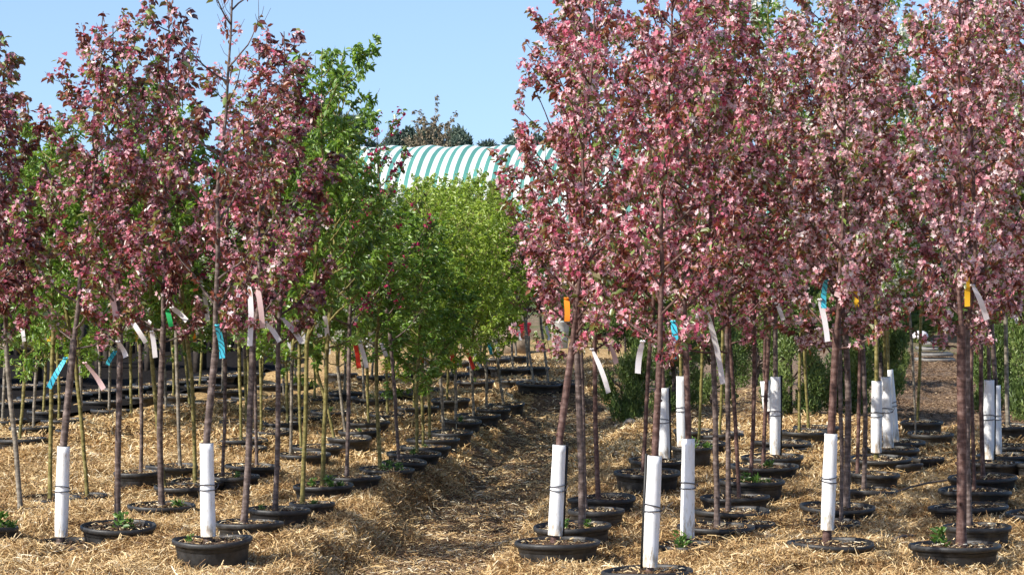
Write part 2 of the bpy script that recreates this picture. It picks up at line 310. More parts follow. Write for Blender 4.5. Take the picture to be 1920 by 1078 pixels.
def gen_crown(seed, Hc=2.4, R=.34, taper=.55, nb=30, dens=1., bloom=.4, leafsize=.055, leafwid=.46, leaves_per=5, fl_per=5, flsize=.038,
              leafmat='leaf_bronze', bloommat='bloom_pink', barkmat='bark_red', top_sparse=0., low=0., spread=1., leader_r=.017, cluster=.05):
    """columnar young crown: leader with upswept limbs, twigs, leaves and blossom clusters. Origin at the crown's start."""
    rng = np.random.default_rng(seed); wood = Buf(); nodes = []; ndir = []; nout = []; nt_ = []
    zz = np.linspace(0, Hc, 12); wob = np.cumsum(rng.normal(0, .012, (12, 2)), 0); wob[0] = 0
    leader = np.stack([wob[:, 0], wob[:, 1], zz], 1)
    wood.tube(leader, np.linspace(leader_r, .003, 12), 7)
    def lead(z): return np.array([np.interp(z, zz, leader[:, 0]), np.interp(z, zz, leader[:, 1]), z])
    az = rng.uniform(0, 6.28)
    def along(P, n, s0=.2):
        s = np.sort(rng.uniform(s0, 1, n)); u = s*(len(P)-1); i = np.minimum(u.astype(int), len(P)-2); f = (u-i)[:, None]
        return P[i]*(1-f)+P[i+1]*f, P[i+1]-P[i]
    for b in range(nb):
        t = (b+rng.uniform(0, 1))/nb; z = low*Hc+(t**.9)*(.93-low)*Hc; az += 2.4+rng.uniform(-.4, .4)
        prof = (1-taper*t)*(.75+.5*rng.random()) * (1 if t > .06 else .8)
        Lb = R*1.9*prof*(1 if rng.random() > .25 else 1.35); out0 = math.radians(rng.uniform(42, 68))*spread
        o = np.array([math.cos(az), math.sin(az), 0]); p = lead(z)
        P = [p]
        if z < 0: out0 *= 1.35; Lb *= .9
        k = 6
        for i in range(k):
            an = out0*(1-.62*(i/k))
            d = o*math.sin(an)+np.array([0, 0, math.cos(an)])+rng.normal(0, .09, 3)
            p = p+unit(d)*Lb/k; P.append(p)
        P = np.array(P); r0 = .0045+.0055*prof*(1-.4*t)
        wood.tube(P, np.linspace(r0, .0018, k+1), 5)
        nt = max(2, int(Lb*16))
        Q, T = along(P, nt, .12)
        for q, tt in zip(Q, T):
            d = unit(unit(tt)*.6+unit(rng.normal(size=3))*.8+np.array([0, 0, .25])+o*.2); l = rng.uniform(.05, .17)
            P2 = np.array([q, q+d*l*.5, q+unit(d+np.array([0, 0, .3]))*l]); wood.tube(P2, [.0026, .002, .0012], 3)
            nn = max(1, int(l*24)); X, Y = along(P2, nn, .3); nodes.append(X); ndir.append(Y); nout.append(np.repeat(o[None], nn, 0))
        nn = int(Lb*14); X, Y = along(P, nn, .25); nodes.append(X); ndir.append(Y); nout.append(np.repeat(o[None], nn, 0))
        nodes.append(P[-1:]); ndir.append(P[-1:]-P[-2:-1]); nout.append(o[None])
    nn = int(Hc*16); X, Y = along(leader, nn, .1); nodes.append(X); ndir.append(Y); nout.append(np.zeros((nn, 3)))
    X = np.vstack(nodes); D = unit(np.vstack(ndir)); O = np.vstack(nout)
    if top_sparse:
        keep = rng.random(len(X)) > top_sparse*np.clip((X[:, 2]/Hc-.45)/.25, 0, 1); X, D, O = X[keep], D[keep], O[keep]
    keep = rng.random(len(X)) < dens; X, D, O = X[keep], D[keep], O[keep]
    # clumpy colour: slowly varying field along the crown
    ph = rng.uniform(0, 6.28, 6)
    field = .5+.22*np.sin(X[:, 2]*4.1+ph[0])*np.cos(X[:, 0]*9+ph[1])+.18*np.sin(X[:, 1]*11+ph[2]+X[:, 2]*2.)
    isb = rng.random(len(X)) < bloom*(.45+1.1*field)
    # leaves
    k = leaves_per; XX = np.repeat(X, k, 0); n = len(XX)
    LD = unit(rng.normal(size=(n, 3))*.75+np.repeat(D, k, 0)*.45+np.repeat(O, k, 0)*.5+np.array([0, 0, -.38]))
    keepl = rng.random(n) < np.where(np.repeat(isb, k), .6, 1.)
    XX = XX[keepl]+rng.normal(0, .012, (keepl.sum(), 3)); LD = LD[keepl]; n = len(XX)
    sz = leafsize*rng.uniform(.55, 1.25, n)
    V, Q = leaf_arrays(XX, LD, sz, rng, leafwid, .45)
    tl = np.clip(rng.normal(0, .2, n)+np.repeat(field, k)[keepl], 0, 1)
    crown = mesh_from('crown', V, Q, M[leafmat], np.repeat(tl, 6))
    bl = None
    if bloom > 0 and isb.sum():
        XB = np.repeat(X[isb], fl_per, 0); n = len(XB); off = unit(rng.normal(size=(n, 3))+np.repeat(O[isb], fl_per, 0)*.5+np.array([0, 0, .15]))
        V, Q = flower_arrays(XB+off*cluster*rng.uniform(.5, 1.1, (n, 1)), off+rng.normal(0, .35, (n, 3)), flsize*rng.uniform(.7, 1.2, n), rng)
        tf = np.clip(rng.normal(.5, .2, n)+np.repeat(rng.normal(0, .14, isb.sum()), fl_per), 0, 1)
        tf = np.repeat(tf, 11).reshape(-1, 11); tf[:, 0] -= .2; bl = mesh_from('blossom', V, Q, M[bloommat], np.clip(tf.ravel(), 0, 1))
    return dict(wood=wood.mesh('limbs', M[barkmat], True), crown=crown, bloom=bl, Hc=Hc, r=leader_r)

CR = {}
def family(key, n, seed, **k): CR[key] = [gen_crown(seed+i, **k) for i in range(n)]
family('pink', 8, 100, Hc=2.5, R=.35, nb=30, dens=.80, bloom=.52, leaves_per=5, fl_per=8, leafsize=.050, leafwid=.40, flsize=.036, low=-.07, cluster=.042)
family('palepink', 4, 150, Hc=2.5, R=.36, nb=30, dens=.84, bloom=.6, leaves_per=5, fl_per=8, leafsize=.048, leafwid=.40, flsize=.036, low=-.07, cluster=.042, bloommat='bloom_pale')
family('left', 5, 200, Hc=2.3, R=.34, nb=30, dens=.9, taper=.78, bloom=.28, leaves_per=5, fl_per=7, flsize=.034, low=-.06, leafmat='leaf_maroon', bloommat='bloom_rose', barkmat='bark_purple', leafsize=.060, leafwid=.46)
family('leftpink', 4, 240, Hc=2.3, R=.37, nb=30, dens=.85, taper=.7, bloom=.46, leaves_per=5, fl_per=7, flsize=.035, low=-.07, leafmat='leaf_bronze', bloommat='bloom_rose', barkmat='bark_purple', leafsize=.052, leafwid=.46)
family('scraggly', 1, 260, Hc=2.6, R=.30, nb=24, dens=.8, bloom=.4, leaves_per=4, fl_per=5, flsize=.034, leafmat='leaf_bronze', bloommat='bloom_rose', barkmat='bark_purple', top_sparse=.82, leader_r=.018, leafsize=.05)
family('green', 4, 300, Hc=2.1, R=.33, nb=30, dens=.8, bloom=0, leaves_per=7, leafmat='leaf_green', barkmat='bark_olive', leafsize=.058, leafwid=.36, low=-.06)
family('lime', 3, 340, Hc=1.7, R=.36, nb=38, dens=.8, bloom=0, leaves_per=9, leafmat='leaf_lime', barkmat='bark_olive', leafsize=.046, leafwid=.34, low=-.05)
family('magenta', 2, 360, Hc=1.9, R=.34, nb=22, dens=.5, bloom=.24, leaves_per=6, fl_per=5, leafmat='leaf_magenta_tree', bloommat='bloom_magenta', barkmat='bark_purple', leafsize=.046, low=-.05)
family('white', 3, 380, Hc=2.3, R=.34, nb=30, dens=.85, bloom=.45, leaves_per=6, fl_per=8, flsize=.034, leafmat='leaf_green', bloommat='bloom_white', barkmat='bark_olive', leafsize=.048, low=-.05)
family('smallpink', 2, 400, Hc=1.3, R=.3, nb=20, bloom=.4, leaves_per=5, fl_per=5, leafmat='leaf_bronze', bloommat='bloom_pink', barkmat='bark_grey', leafsize=.052)

# ------------------------------------------------------------------ potted trees
PH = .30
def pot_mesh(i):
    rng = np.random.default_rng(900+i); b = Buf(); R = .25
    e = rng.uniform(.0, .012); ph = rng.uniform(0, 6)
    def jit(V):
        a = np.arctan2(V[..., 1], V[..., 0]); top = np.clip((V[..., 2]+.2)/.2, 0, 1)
        V = V.copy(); f = 1+e*4*np.cos(2*a+ph)*.5*top*.6
        V[..., 0] *= f; V[..., 1] *= f; V[..., 2] += e*np.sin(a*2+ph)*top; return V
    b.lathe([(0, -PH), (.200, -PH), (.206, -PH+.01), (.234, -.05), (.238, -.034), (.250, -.032), (.258, -.022), (.259, -.008), (.255, .002), (.248, .004), (.242, -.001),
             (.238, -.015), (.236, -.06), (.2, -.07)], 40, jit)
    return b.mesh('pot', M['pot'], True)
def soil_mesh(i):
    rng = np.random.default_rng(950+i); nr, na = 9, 32
    rr = np.linspace(0, .239, nr); a = np.arange(na)*2*math.pi/na
    V = np.stack([rr[:, None]*np.cos(a), rr[:, None]*np.sin(a), rng.normal(-.022, .006, (nr, na))+.02*(1-(rr/.24)**2)[:, None]], -1)
    V[0] = V[0].mean(0)
    i_ = np.arange(nr-1)[:, None]*na; j = np.arange(na)[None]; j2 = (j+1) % na
    Q = np.stack([i_+j, i_+j2, i_+na+j2, i_+na+j], -1).reshape(-1, 4)
    n1 = 90; ang = rng.uniform(0, 6.28, n1); r = .225*np.sqrt(rng.random(n1))
    P = np.stack([r*np.cos(ang), r*np.sin(ang), np.full(n1, -.012)+.018*(1-(r/.24)**2)], 1)
    # crumbs: little octahedra
    o = np.array([[1, 0, 0], [0, 1, 0], [-1, 0, 0], [0, -1, 0], [0, 0, 1], [0, 0, -1]], float)
    s = rng.uniform(.004, .014, (n1, 1, 3)); VC = (P[:, None]+o[None]*s).reshape(-1, 3)
    T = (np.arange(n1)[:, None, None]*6+np.array([[0, 1, 4], [1, 2, 4], [2, 3, 4], [3, 0, 4], [1, 0, 5], [2, 1, 5], [3, 2, 5], [0, 3, 5]])[None]).reshape(-1, 3)
    b = Buf(); b.add(V, Q); nq = len(Q); b.add(VC, None, T)
    ns = rng.integers(70, 260); ang = rng.uniform(0, 6.28, ns); r = .23*np.sqrt(rng.random(ns))
    P = np.stack([r*np.cos(ang), r*np.sin(ang), rng.uniform(-.012, .006, ns)+.018*(1-(r/.24)**2)], 1)
    VS, QS = strips(P, rng, .02, .06, .25)
    b.add(VS, QS)
    Qa = np.vstack(b.q); Ta = np.vstack(b.t)
    V = np.vstack(b.v); tint = np.full(len(V), .5); tint[-len(VS):] = np.repeat(rng.random(ns), 6)
    mi = np.concatenate([np.zeros(nq), np.ones(len(Qa)-nq), np.zeros(len(Ta))])
    return mesh_from('soil', V, [Qa, Ta], [M['soil'], M['straw']], tint, False, mi)
def strips(P, rng, l0, l1, tilt, w=None, lie=None):
    """thin bent shreds: 6 verts, 2 quads each"""
    n = len(P); a = rng.uniform(0, 6.28, n); el = rng.normal(0, tilt, n)
    D = np.stack([np.cos(a)*np.cos(el), np.sin(a)*np.cos(el), np.sin(el)], 1)
    Rr = unit(np.cross(D, unit(np.stack([rng.normal(0, .5, n), rng.normal(0, .5, n), np.ones(n)], 1)))); U = np.cross(Rr, D)
    L = rng.uniform(l0, l1, (n, 1)); W = (w if w is not None else rng.uniform(.0015, .004, n))[:, None]
    bend = rng.uniform(-.12, .22, (n, 1))
    a0 = P-D*L/2; m = P+U*L*bend; b0 = P+D*L/2
    V = np.stack([a0-Rr*W, a0+Rr*W, m-Rr*W, m+Rr*W, b0-Rr*W*.6, b0+Rr*W*.6], 1).reshape(-1, 3)
    k = np.arange(n)[:, None]*6
    Q = np.stack([k+np.array([[0, 1, 3, 2]]), k+np.array([[2, 3, 5, 4]])], 1).reshape(-1, 4)
    return V, Q
POTS = [pot_mesh(i) for i in range(5)]; SOILS = [soil_mesh(i) for i in range(6)]
def weed_mesh(i):
    rng = np.random.default_rng(970+i); b = Buf(); n = 46 if i % 2 else 70
    base = rng.normal(0, .016, (n, 3)); base[:, 2] = rng.uniform(0, .09 if i % 2 else .03, n)
    D = rng.normal(size=(n, 3)); D[:, 2] = np.abs(D[:, 2])+.5
    V, Q = leaf_arrays(base, D, rng.uniform(.02, .055, n), rng, .42 if i % 2 else .14)
    return mesh_from('weed', V, Q, M['weed'], np.repeat(rng.random(n), 6))
WEEDS = [weed_mesh(i) for i in range(4)]
_trunk_cache = {}
def trunk_mesh(P, R, mat, seed):
    rng = np.random.default_rng(seed); n = 16; s = np.linspace(0, 1, n)
    P0 = np.array(P[0]); P1 = np.array(P[-1]); L = np.linalg.norm(P1-P0)
    bow = rng.uniform(-.012, .012, 2)*L; kn = np.cumsum(rng.normal(0, .0016, (n, 2)), 0)*np.sin(s*math.pi)[:, None]
    if len(P) == 2: pts = P0+(P1-P0)*s[:, None]; pts[:, :2] += np.sin(s*math.pi)[:, None]*bow+kn
    else:
        A = np.array(P); q = (A[:, 2]-A[0, 2])/(A[-1, 2]-A[0, 2]); pts = np.stack([np.interp(s, q, A[:, k]) for k in range(3)], 1)
    r = R[0]+(R[1]-R[0])*s; r = r*(1+.32*np.exp(-s*L/.05))*(1+rng.normal(0, .025, n))
    b = Buf(); b.tube(pts, r, 10)
    for q in range(rng.integers(2, 6)):   # pruned knots
        t = rng.uniform(.12, .95); i = t*(n-1); i0 = int(i); p = pts[i0]*(1-i+i0)+pts[min(i0+1, n-1)]*(i-i0); a = rng.uniform(0, 6.28)
        d = np.array([math.cos(a), math.sin(a), .5]); rr = np.interp(t, s, r)
        b.tube([p+d*rr*.5, p+d*rr*1.15, p+d*rr*1.4], [rr*.45, rr*.34, rr*.08], 6)
    return b.mesh('trunk', mat, True)
def guard_mesh(kind):
    """white trunk guard: an open-seamed folded plastic tube"""
    b = Buf(); h = .60; r = .046; nz = 14
    a = np.linspace(.12, 2*math.pi-.12, 9) if kind == 0 else np.linspace(.1, 2*math.pi-.1, 22)
    z = np.linspace(0, h, nz); rg = np.random.default_rng(5+kind)
    rad = r*(1+.05*np.sin(z*7+kind))[:, None]*(1+rg.normal(0, .012, (nz, len(a))))
    for rr in (rad, rad-.0025):
        V = np.stack([rr*np.cos(a+math.pi*.0), rr*np.sin(a), np.repeat(z[:, None], len(a), 1)], -1)
        i = np.arange(nz-1)[:, None]*len(a); j = np.arange(len(a)-1)[None]
        Q = np.stack([i+j, i+j+1, i+len(a)+j+1, i+len(a)+j], -1).reshape(-1, 4)
        b.add(V, Q)
    m = len(a); o = nz*m
    for k in (0, nz-1): b.add(np.zeros((0, 3)), None); b.q.append(np.array([[k*m+j, k*m+j+1, o+k*m+j+1, o+k*m+j] for j in range(m-1)]))
    return b.mesh('tree_guard', M['guard'], kind == 1)
GUARD = [guard_mesh(0), guard_mesh(1)]
def tie_mesh(i):
    b = Buf(); rg = np.random.default_rng(i)
    for k in range(2):
        a = np.linspace(0, 2*math.pi, 28); t = rg.uniform(-.25, .25); z0 = .30+k*.028
        P = np.stack([.0515*np.cos(a), .0515*np.sin(a), z0+t*.05*np.cos(a+rg.uniform(0, 6))], 1); b.tube(P, .0034, 6)
    b.tube([[.02, -.05, .3], [.035, -.058, .315], [.05, -.052, .335]], .003, 5)
    return b.mesh('tie', M['wire'], True)
TIE = [tie_mesh(i) for i in range(3)]
def stake_mesh():
    b = Buf(); b.box((0, 0, .30), (.016, .022, .62)); return b.mesh('stake', M['stake'])
STAKE = stake_mesh()

POTPOS = []     # (x, y, r, rimz) so that the ground leaves room
TREES = []
SUNK = [0]
def potted_tree(kind, x, y, name, label, tb=None, top=None, rz=.14, W=None, fam='pink', var=None, H=3.8, cs=1.45, bark_='bark_red', r=.022,
                guard=None, stake=False, weed=None, ribbons=(), group=None, wid=1., tiltpot=0., spin=None, cat='tree', gspan=None):
    """x, y: photo pixel of the pot's rim centre; tb: pixel x of the trunk at the soil; top: (px, py) of a point on the trunk higher up"""
    if fam == 'pink' and x > 1540 and (x % 3 or x in (1557, 1790)): fam = 'palepink'
    c = unproj(x, y, rz); D = .5
    if W: D = W*c.y/FPX
    n = len(TREES); rng = random.Random(n*13+5)
    root = tag(ob(name, None, None, (c.x, c.y, rz)), label, cat, group); root.empty_display_size = .2
    TREES.append(root)
    s = D/.5; POTPOS.append((c.x, c.y, .235*s, rz))
    pot = ob('pot', POTS[n % 5], root, (0, 0, 0), (rng.uniform(-.03, .03)+tiltpot, rng.uniform(-.04, .04), rng.uniform(0, 6.28)), (s, s, 1))
    ob('soil', SOILS[n % 6], pot, (0, 0, -.012))
    pot['_s'] = s
    tx = ((tb if tb is not None else x)-x)*c.y/FPX
    tx = max(-.17*s, min(.17*s, tx))
    ty = rng.uniform(-.03, .03); P0 = (tx, ty, -.03)
    z1 = cs-rz
    if top:
        q = unproj_y(top[0], top[1], c.y); k = (z1+.03)/(q.z-rz+.03); P1 = (tx+(q.x-c.x-tx)*k, ty+rng.uniform(-.05, .05), z1)
    else: P1 = (tx+rng.uniform(-.06, .06), ty+rng.uniform(-.06, .06), z1)
    V = CR[fam]; cr = V[(var if var is not None else n) % len(V)]
    sz = (H-cs)/cr['Hc']; rtop = cr['r']*wid
    path_ = (P0, P1)
    if guard is not None:
        ga = unproj_y(guard[0][0], guard[0][1], c.y); gb_ = unproj_y(guard[1][0], guard[1][1], c.y); dd = (gb_-ga).normalized()
        A0 = ga-dd*.12; B0 = gb_+dd*.03; path_ = ((A0.x-c.x, ty, max(A0.z-rz, -.06)), (gb_.x-c.x, ty, gb_.z-rz), (B0.x-c.x, ty, B0.z-rz), P1)
    ob('trunk', trunk_mesh(path_, (r*.82, max(rtop*.98, r*.72)), M[bark_], n), root)
    ax = math.atan2(-(P1[1]-P0[1]), P1[2]-P0[2])*.5; ay = math.atan2(P1[0]-P0[0], P1[2]-P0[2])*.7
    cw = (max(rtop, r*.72)/cr['r']) if False else wid
    rot = (ax, ay, spin if spin is not None else rng.uniform(0, 6.28))
    # rotate about vertical first, then lean
    Rm = Matrix.Rotation(ay, 3, 'Y') @ Matrix.Rotation(ax, 3, 'X') @ Matrix.Rotation(rot[2], 3, 'Z'); e = Rm.to_euler()
    sc = (wid, wid, sz)
    ob('limbs', cr['wood'], root, P1, e, sc)
    cw = ob('crown', cr['crown'], root, P1, e, sc)
    if cr['bloom']: ob('blossom', cr['bloom'], cw)
    if guard is not None:
        gb, gt = guard     # pixel (x,y) of the guard's bottom and top centre
        a = unproj_y(gb[0], gb[1], c.y); b = unproj_y(gt[0], gt[1], c.y); d = b-a; L = d.length
        g = ob('tree_guard', GUARD[n % 2], root, (a.x-c.x, ty, a.z-rz), (0, math.atan2(d.x, d.z), 0), (1, 1, L/.6))
        g.rotation_euler = (Matrix.Rotation(math.atan2(d.x, d.z), 3, 'Y') @ Matrix.Rotation(rng.uniform(.3, 1.4), 3, 'Z')).to_euler()
        ob('tie', TIE[n % 3], g)
        if stake:
            sx = .052*(1 if stake > 0 else -1)
            ob('stake', STAKE, root, (a.x-c.x+sx, ty+.012, a.z-rz), (0, math.atan2(d.x, d.z), 0), (1, 1, L/.6))
    if weed:
        for (wx, wy, ws) in weed:
            ws *= .72
            ob('weed', WEEDS[rng.randrange(4)], root, (wx, wy, -.015), (0, 0, rng.uniform(0, 6)), (ws, ws, ws))
    for rb in ribbons: ribbon(root, c, *rb)
    return root
def ribbon(root, c, x0, y0, x1, y1, col, wpx=None, dy=-.08):
    a = unproj_y(x0, y0, c.y+dy)-root.location; b = unproj_y(x1, y1, c.y+dy)-root.location; L = (b-a).length
    rng = random.Random(int(x0*7+y0)); n = 9; d = (b-a).normalized(); side0 = Vector((-d.z, 0, d.x))
    W = .018; V = []; ph = rng.uniform(0, 6); tw = rng.uniform(-1.1, 1.1)
    for i in range(n):
        t = i/(n-1); p = a.lerp(b, t)+Vector((0, -1, 0))*.03*math.sin(t*3+ph)+side0*.035*L*(math.sin(t*math.pi))*(.8 if rng.random() > -1 else 0)*(1 if x1 > x0 else -1)
        ang = tw*(1-t)**1.5+.15*math.sin(t*5+ph); s = side0*math.cos(ang)+Vector((0, 1, 0))*math.sin(ang)
        w_ = W*(1 if t > .12 else .55); V += [p-s*w_, p+s*w_]
    F = [[2*i, 2*i+1, 2*i+3, 2*i+2] for i in range(n-1)]
    r = ob('ribbon', mesh_from('ribbon', np.array([tuple(v) for v in V]), np.array(F), M['tag_'+col], None, True), root)
    # the knot round the branch
    b_ = Buf(); ctr = V[0].lerp(V[1], .5)
    an = np.linspace(0, 2*math.pi, 12); b_.tube(np.stack([ctr.x+.012*np.cos(an), ctr.y+.012*np.sin(an), ctr.z+.004*np.sin(an*2)], 1), .006, 5)
    ob('knot', b_.mesh('knot', M['tag_'+col], True), r)
    return r

T = potted_tree
FT = 'flowering_tree'; GT = 'green_tree'
# ---- left bed, front
G1 = 'potted trees of the left bed'
T(0, 130, 1018, FT, 'pink flowering tree with white trunk guard and turquoise ribbon, leftmost guarded trunk', 114, (138, 610), .06, 152, 'leftpink', 0, 3.62, 1.42, 'bark_purple', .032,
  ((113, 1006), (118, 837)), ribbons=[(122, 672, 92, 727, 'blue'), (160, 680, 193, 730, 'tag_pink'[4:])], group=G1, spin=1.0)
T(0, 398, 1010, FT, 'tall flowering tree with nearly bare top and white trunk guard in a deep pot', 390, (408, 560), .2, 147, 'scraggly', 0, 4.15, 1.38, 'bark_purple', .031,
  ((391, 1004), (388, 830)), ribbons=[(408, 610, 416, 672, 'blue')], group=G1, weed=[(-.13, -.1, .8)])
T(0, 222, 984, FT, 'pink tree with weeds at its bare trunk, just right of the leftmost white guard', 220, (228, 560), .16, 138, 'leftpink', 1, 3.5, 1.45, 'bark_purple', .027,
  weed=[(.03, -.09, 1.6), (.09, -.1, 1)], ribbons=[(208, 548, 217, 625, 'pink'), (222, 640, 235, 670, 'white')], group=G1)
T(0, 303, 946, FT, 'maroon flowering tree with a green ribbon between the two left white guards', 304, (308, 600), .10, 124, 'left', 0, 3.85, 1.42, 'bark_purple', .029,
  weed=[(.12, -.05, 1.5)], ribbons=[(313, 582, 322, 612, 'green'), (322, 577, 350, 602, 'white'), (245, 600, 274, 642, 'white'), (283, 622, 292, 670, 'white')], group=G1)
T(0, 468, 978, FT, 'pink flowering tree with long white ribbon beside the deep pot with white guard', 457, (476, 560), .17, 125, 'leftpink', 2, 3.45, 1.45, 'bark_purple', .029,
  ribbons=[(466, 533, 469, 648, 'white'), (483, 540, 492, 615, 'pink')], group=G1)
T(0, 523, 953, FT, 'maroon flowering tree with slim trunk, rightmost front purple trunk of the left bed', 516, (522, 560), .17, 115, 'left', 1, 3.55, 1.4, 'bark_purple', .024,
  ribbons=[(497, 605, 525, 640, 'white'), (530, 598, 566, 642, 'white')], weed=[(-.12, -.05, .7)], group=G1)
T(0, -22, 985, FT, 'flowering tree in a grassy pot cut off by the left edge of the photo', -35, (-42, 600), .16, 110, 'left', 2, 3.4, 1.4, 'bark_purple', .028, weed=[(.1, -.05, 1.6), (.17, -.05, 1.3), (.05, -.1, 1.2)], group=G1)
T(0, 45, 958, FT, 'dark maroon flowering tree leaning left with pale grey trunk, next to the left edge', 40, (9, 620), .06, 132, 'left', 3, 3.75, 1.35, 'bark_grey', .024, group=G1)
T(0, 95, 932, GT, 'green tree with yellowish trunk hidden partly behind the leftmost white guard', 95, (100, 690), .05, 110, 'green', 0, 3.0, 1.3, 'bark_olive', .02, group=G1)
T(0, 150, 928, GT, 'green tree with yellowish trunk leaning left, just right of the leftmost white guard', 163, (140, 690), .04, 100, 'green', 1, 2.95, 1.25, 'bark_olive', .018, group=G1)
T(0, 258, 884, FT, 'thin flowering tree with small turquoise ribbon, behind the weedy pot of the left bed', 264, (262, 690), .15, 88, 'magenta', 1, 3.0, 1.3, 'bark_purple', .018, ribbons=[(215, 660, 202, 684, 'blue')], group=G1)
T(0, 322, 873, FT, 'thin flowering tree with grey brown trunk standing behind the tree with the green ribbon', 339, (333, 680), .15, 95, 'left', 4, 3.1, 1.35, 'bark_grey', .018, group=G1)
T(0, 345, 910, GT, 'green tree with olive trunk close behind the tree with the green ribbon', 301, (286, 690), .1, 110, 'green', 2, 3.35, 1.35, 'bark_olive', .02, group=G1)
T(0, 372, 901, GT, 'green tree with bright olive trunk just left of the second white guard', 366, (354, 690), .1, 100, 'green', 3, 3.2, 1.3, 'bark_olive', .02, group=G1)
T(0, 440, 891, FT, 'thin purple trunked tree just right of the second white guard', 417, (421, 690), .13, 92, 'magenta', 0, 2.8, 1.35, 'bark_purple', .016, ribbons=[(380, 545, 390, 600, 'white')], group=G1, weed=[(.03, -.08, .8)])
T(0, 474, 872, FT, 'slender flowering tree behind the tree with the long white ribbon', 482, (476, 690), .13, 102, 'left', 0, 3.15, 1.35, 'bark_purple', .017, group=G1)
T(0, 452, 824, GT, 'olive trunked tree in a wide pot, behind the second white guard', 452, (449, 690), .13, 98, 'white', 0, 2.2, 1.0, 'bark_olive', .016, group=G1, ribbons=[(385, 560, 391, 600, 'white')])
T(0, 606, 908, GT, 'tall bright green tree in a very weedy pot, right of the maroon trees', 604, (614, 660), .14, 110, 'green', 0, 3.5, 1.3, 'bark_olive', .023, weed=[(.05, -.08, 1.4), (-.08, -.06, 1.), (.13, -.02, 1.1)],
  ribbons=[(588, 600, 600, 632, 'white'), (608, 588, 613, 630, 'white')], group=G1)
T(0, 585, 942, GT, 'tall green tree with olive trunk beside the rightmost maroon tree of the left bed', 567, (576, 660), .12, 84, 'green', 1, 3.45, 1.3, 'bark_olive', .021, weed=[(.02, -.08, 1.)], group=G1)
T(0, 662, 893, FT, 'magenta flowering tree with a red and a white ribbon', 650, (655, 620), .14, 102, 'magenta', 0, 2.75, 1.25, 'bark_purple', .020, ribbons=[(664, 640, 673, 690, 'red'), (674, 640, 687, 690, 'white')], group=G1)
T(0, 725, 878, GT, 'green tree in a weedy pot right of the tree with the red ribbon', 713, (707, 690), .14, 102, 'green', 2, 2.3, 1.1, 'bark_olive', .02, weed=[(.02, -.1, 1.3), (.1, -.07, 1)], group=G1)
T(0, 757, 864, FT, 'thin magenta flowering tree with a bare leader rising above the green crowns', 748, (733, 660), .14, 84, 'magenta', 1, 3.05, 1.25, 'bark_purple', .017, group=G1, ribbons=[(715, 645, 724, 668, 'white')])
lab = ['green tree, %s pot along the path edge behind the bare leader tree' % k for k in ('first', 'second', 'third', 'fourth', 'fifth', 'sixth', 'seventh', 'eighth')]
ed = [(776, 848, 782, (780, 740), 100, 'green', 3), (797, 836, 793, (791, 720), 94, 'green', 1), (812, 822, 806, (805, 720), 98, 'lime', 0), (846, 809, 832, (826, 700), 80, 'green', 0),
      (864, 788, 854, (854, 690), 76, 'lime', 1), (898, 777, 888, (884, 690), 80, 'lime', 2), (925, 765, 912, (908, 660), 62, 'lime', 1), (949, 757, 945, (930, 650), 68, 'lime', 0)]
for k, (x, y, tb, tp, W, f, v) in enumerate(ed):
    rb = [[], [], [(786, 660, 790, 680, 'red')], [(846, 658, 849, 682, 'red')], [(872, 655, 888, 692, 'red')], [(884, 650, 900, 690, 'white')], [(915, 640, 921, 665, 'blue')], [(925, 630, 936, 665, 'white')]][k]
    T(0, x, y, GT, lab[k], tb, tp, .15, W, f, v, (2.2, 2.2, 2.2, 2.2, 2.25, 2.25, 2.1, 2.15)[k], .70, 'bark_olive' if k < 3 else 'bark_grey', .017, group=G1, weed=[(0, -.06, .9)] if k in (0, 1, 4) else None, ribbons=rb)
mid = [(674, 806, 624, (632, 680), 78, 'white', 1, 2.5, 'two'), (655, 820, 596, (592, 690), 80, 'green', 2, 2.8, 'x'), (593, 836, 565, (562, 680), 96, 'green', 3, 3.1, 'x'), (570, 850, 545, (548, 690), 98, 'green', 1, 3.2, 'x'),
       (690, 790, 691, (688, 680), 82, 'lime', 2, 2.4, 'x'), (732, 775, 727, (724, 680), 84, 'white', 0, 2.5, 'x'), (695, 745, 683, (680, 660), 72, 'white', 1, 2.3, 'x'), (784, 762, 776, (778, 660), 76, 'lime', 1, 2.5, 'x'),
       (845, 748, 838, (842, 650), 72, 'lime', 2, 2.35, 'x'), (890, 714, 884, (880, 640), 72, 'lime', 0, 2.5, 'x'), (530, 792, 539, (536, 690), 72, 'white', 2, 2.3, 'x'), (505, 806, 490, (488, 690), 80, 'green', 0, 2.9, 'x'),
       (620, 770, 612, (610, 680), 74, 'white', 1, 2.7, 'x'), (745, 735, 738, (740, 650), 68, 'green', 2, 2.35, 'x'), (800, 728, 792, (795, 640), 66, 'lime', 0, 2.4, 'x')]
desc = ['behind the tree with the red ribbon', 'between the tall green trees and the red ribbon', 'straight behind the tall green tree with olive trunk', 'just left behind the tall green tree with olive trunk',
        'second pot behind the red ribbon tree', 'in the middle of the bed behind the magenta tree', 'farther back behind the red ribbon, white blossom', 'in mid bed, left of the path edge row',
        'in mid bed behind the fifth path edge pot', 'far back in mid bed near the far crates', 'with white blossom behind the rightmost maroon tree', 'behind the slender trunk right of the second white guard',
        'far behind the tall green trees', 'far back, left of the green mass in the middle', 'far back in the middle of the green mass']
for k, (x, y, tb, tp, W, f, v, H, _) in enumerate(mid):
    T(0, x, y, GT, ('lime green' if f == 'lime' else 'green')+' tree '+desc[k], tb, tp, .14, W, f, v, H, .76 if H < 2.9 else 1.05, 'bark_olive' if k % 3 else 'bark_grey', .016, group=G1, weed=[(0, -.06, .8)] if k % 3 == 0 else None,
      ribbons=[(tb+2, 610+k*2, tb+(14 if k % 2 else 4), 640+k*2, 'white')] if k % 2 == 0 else ())
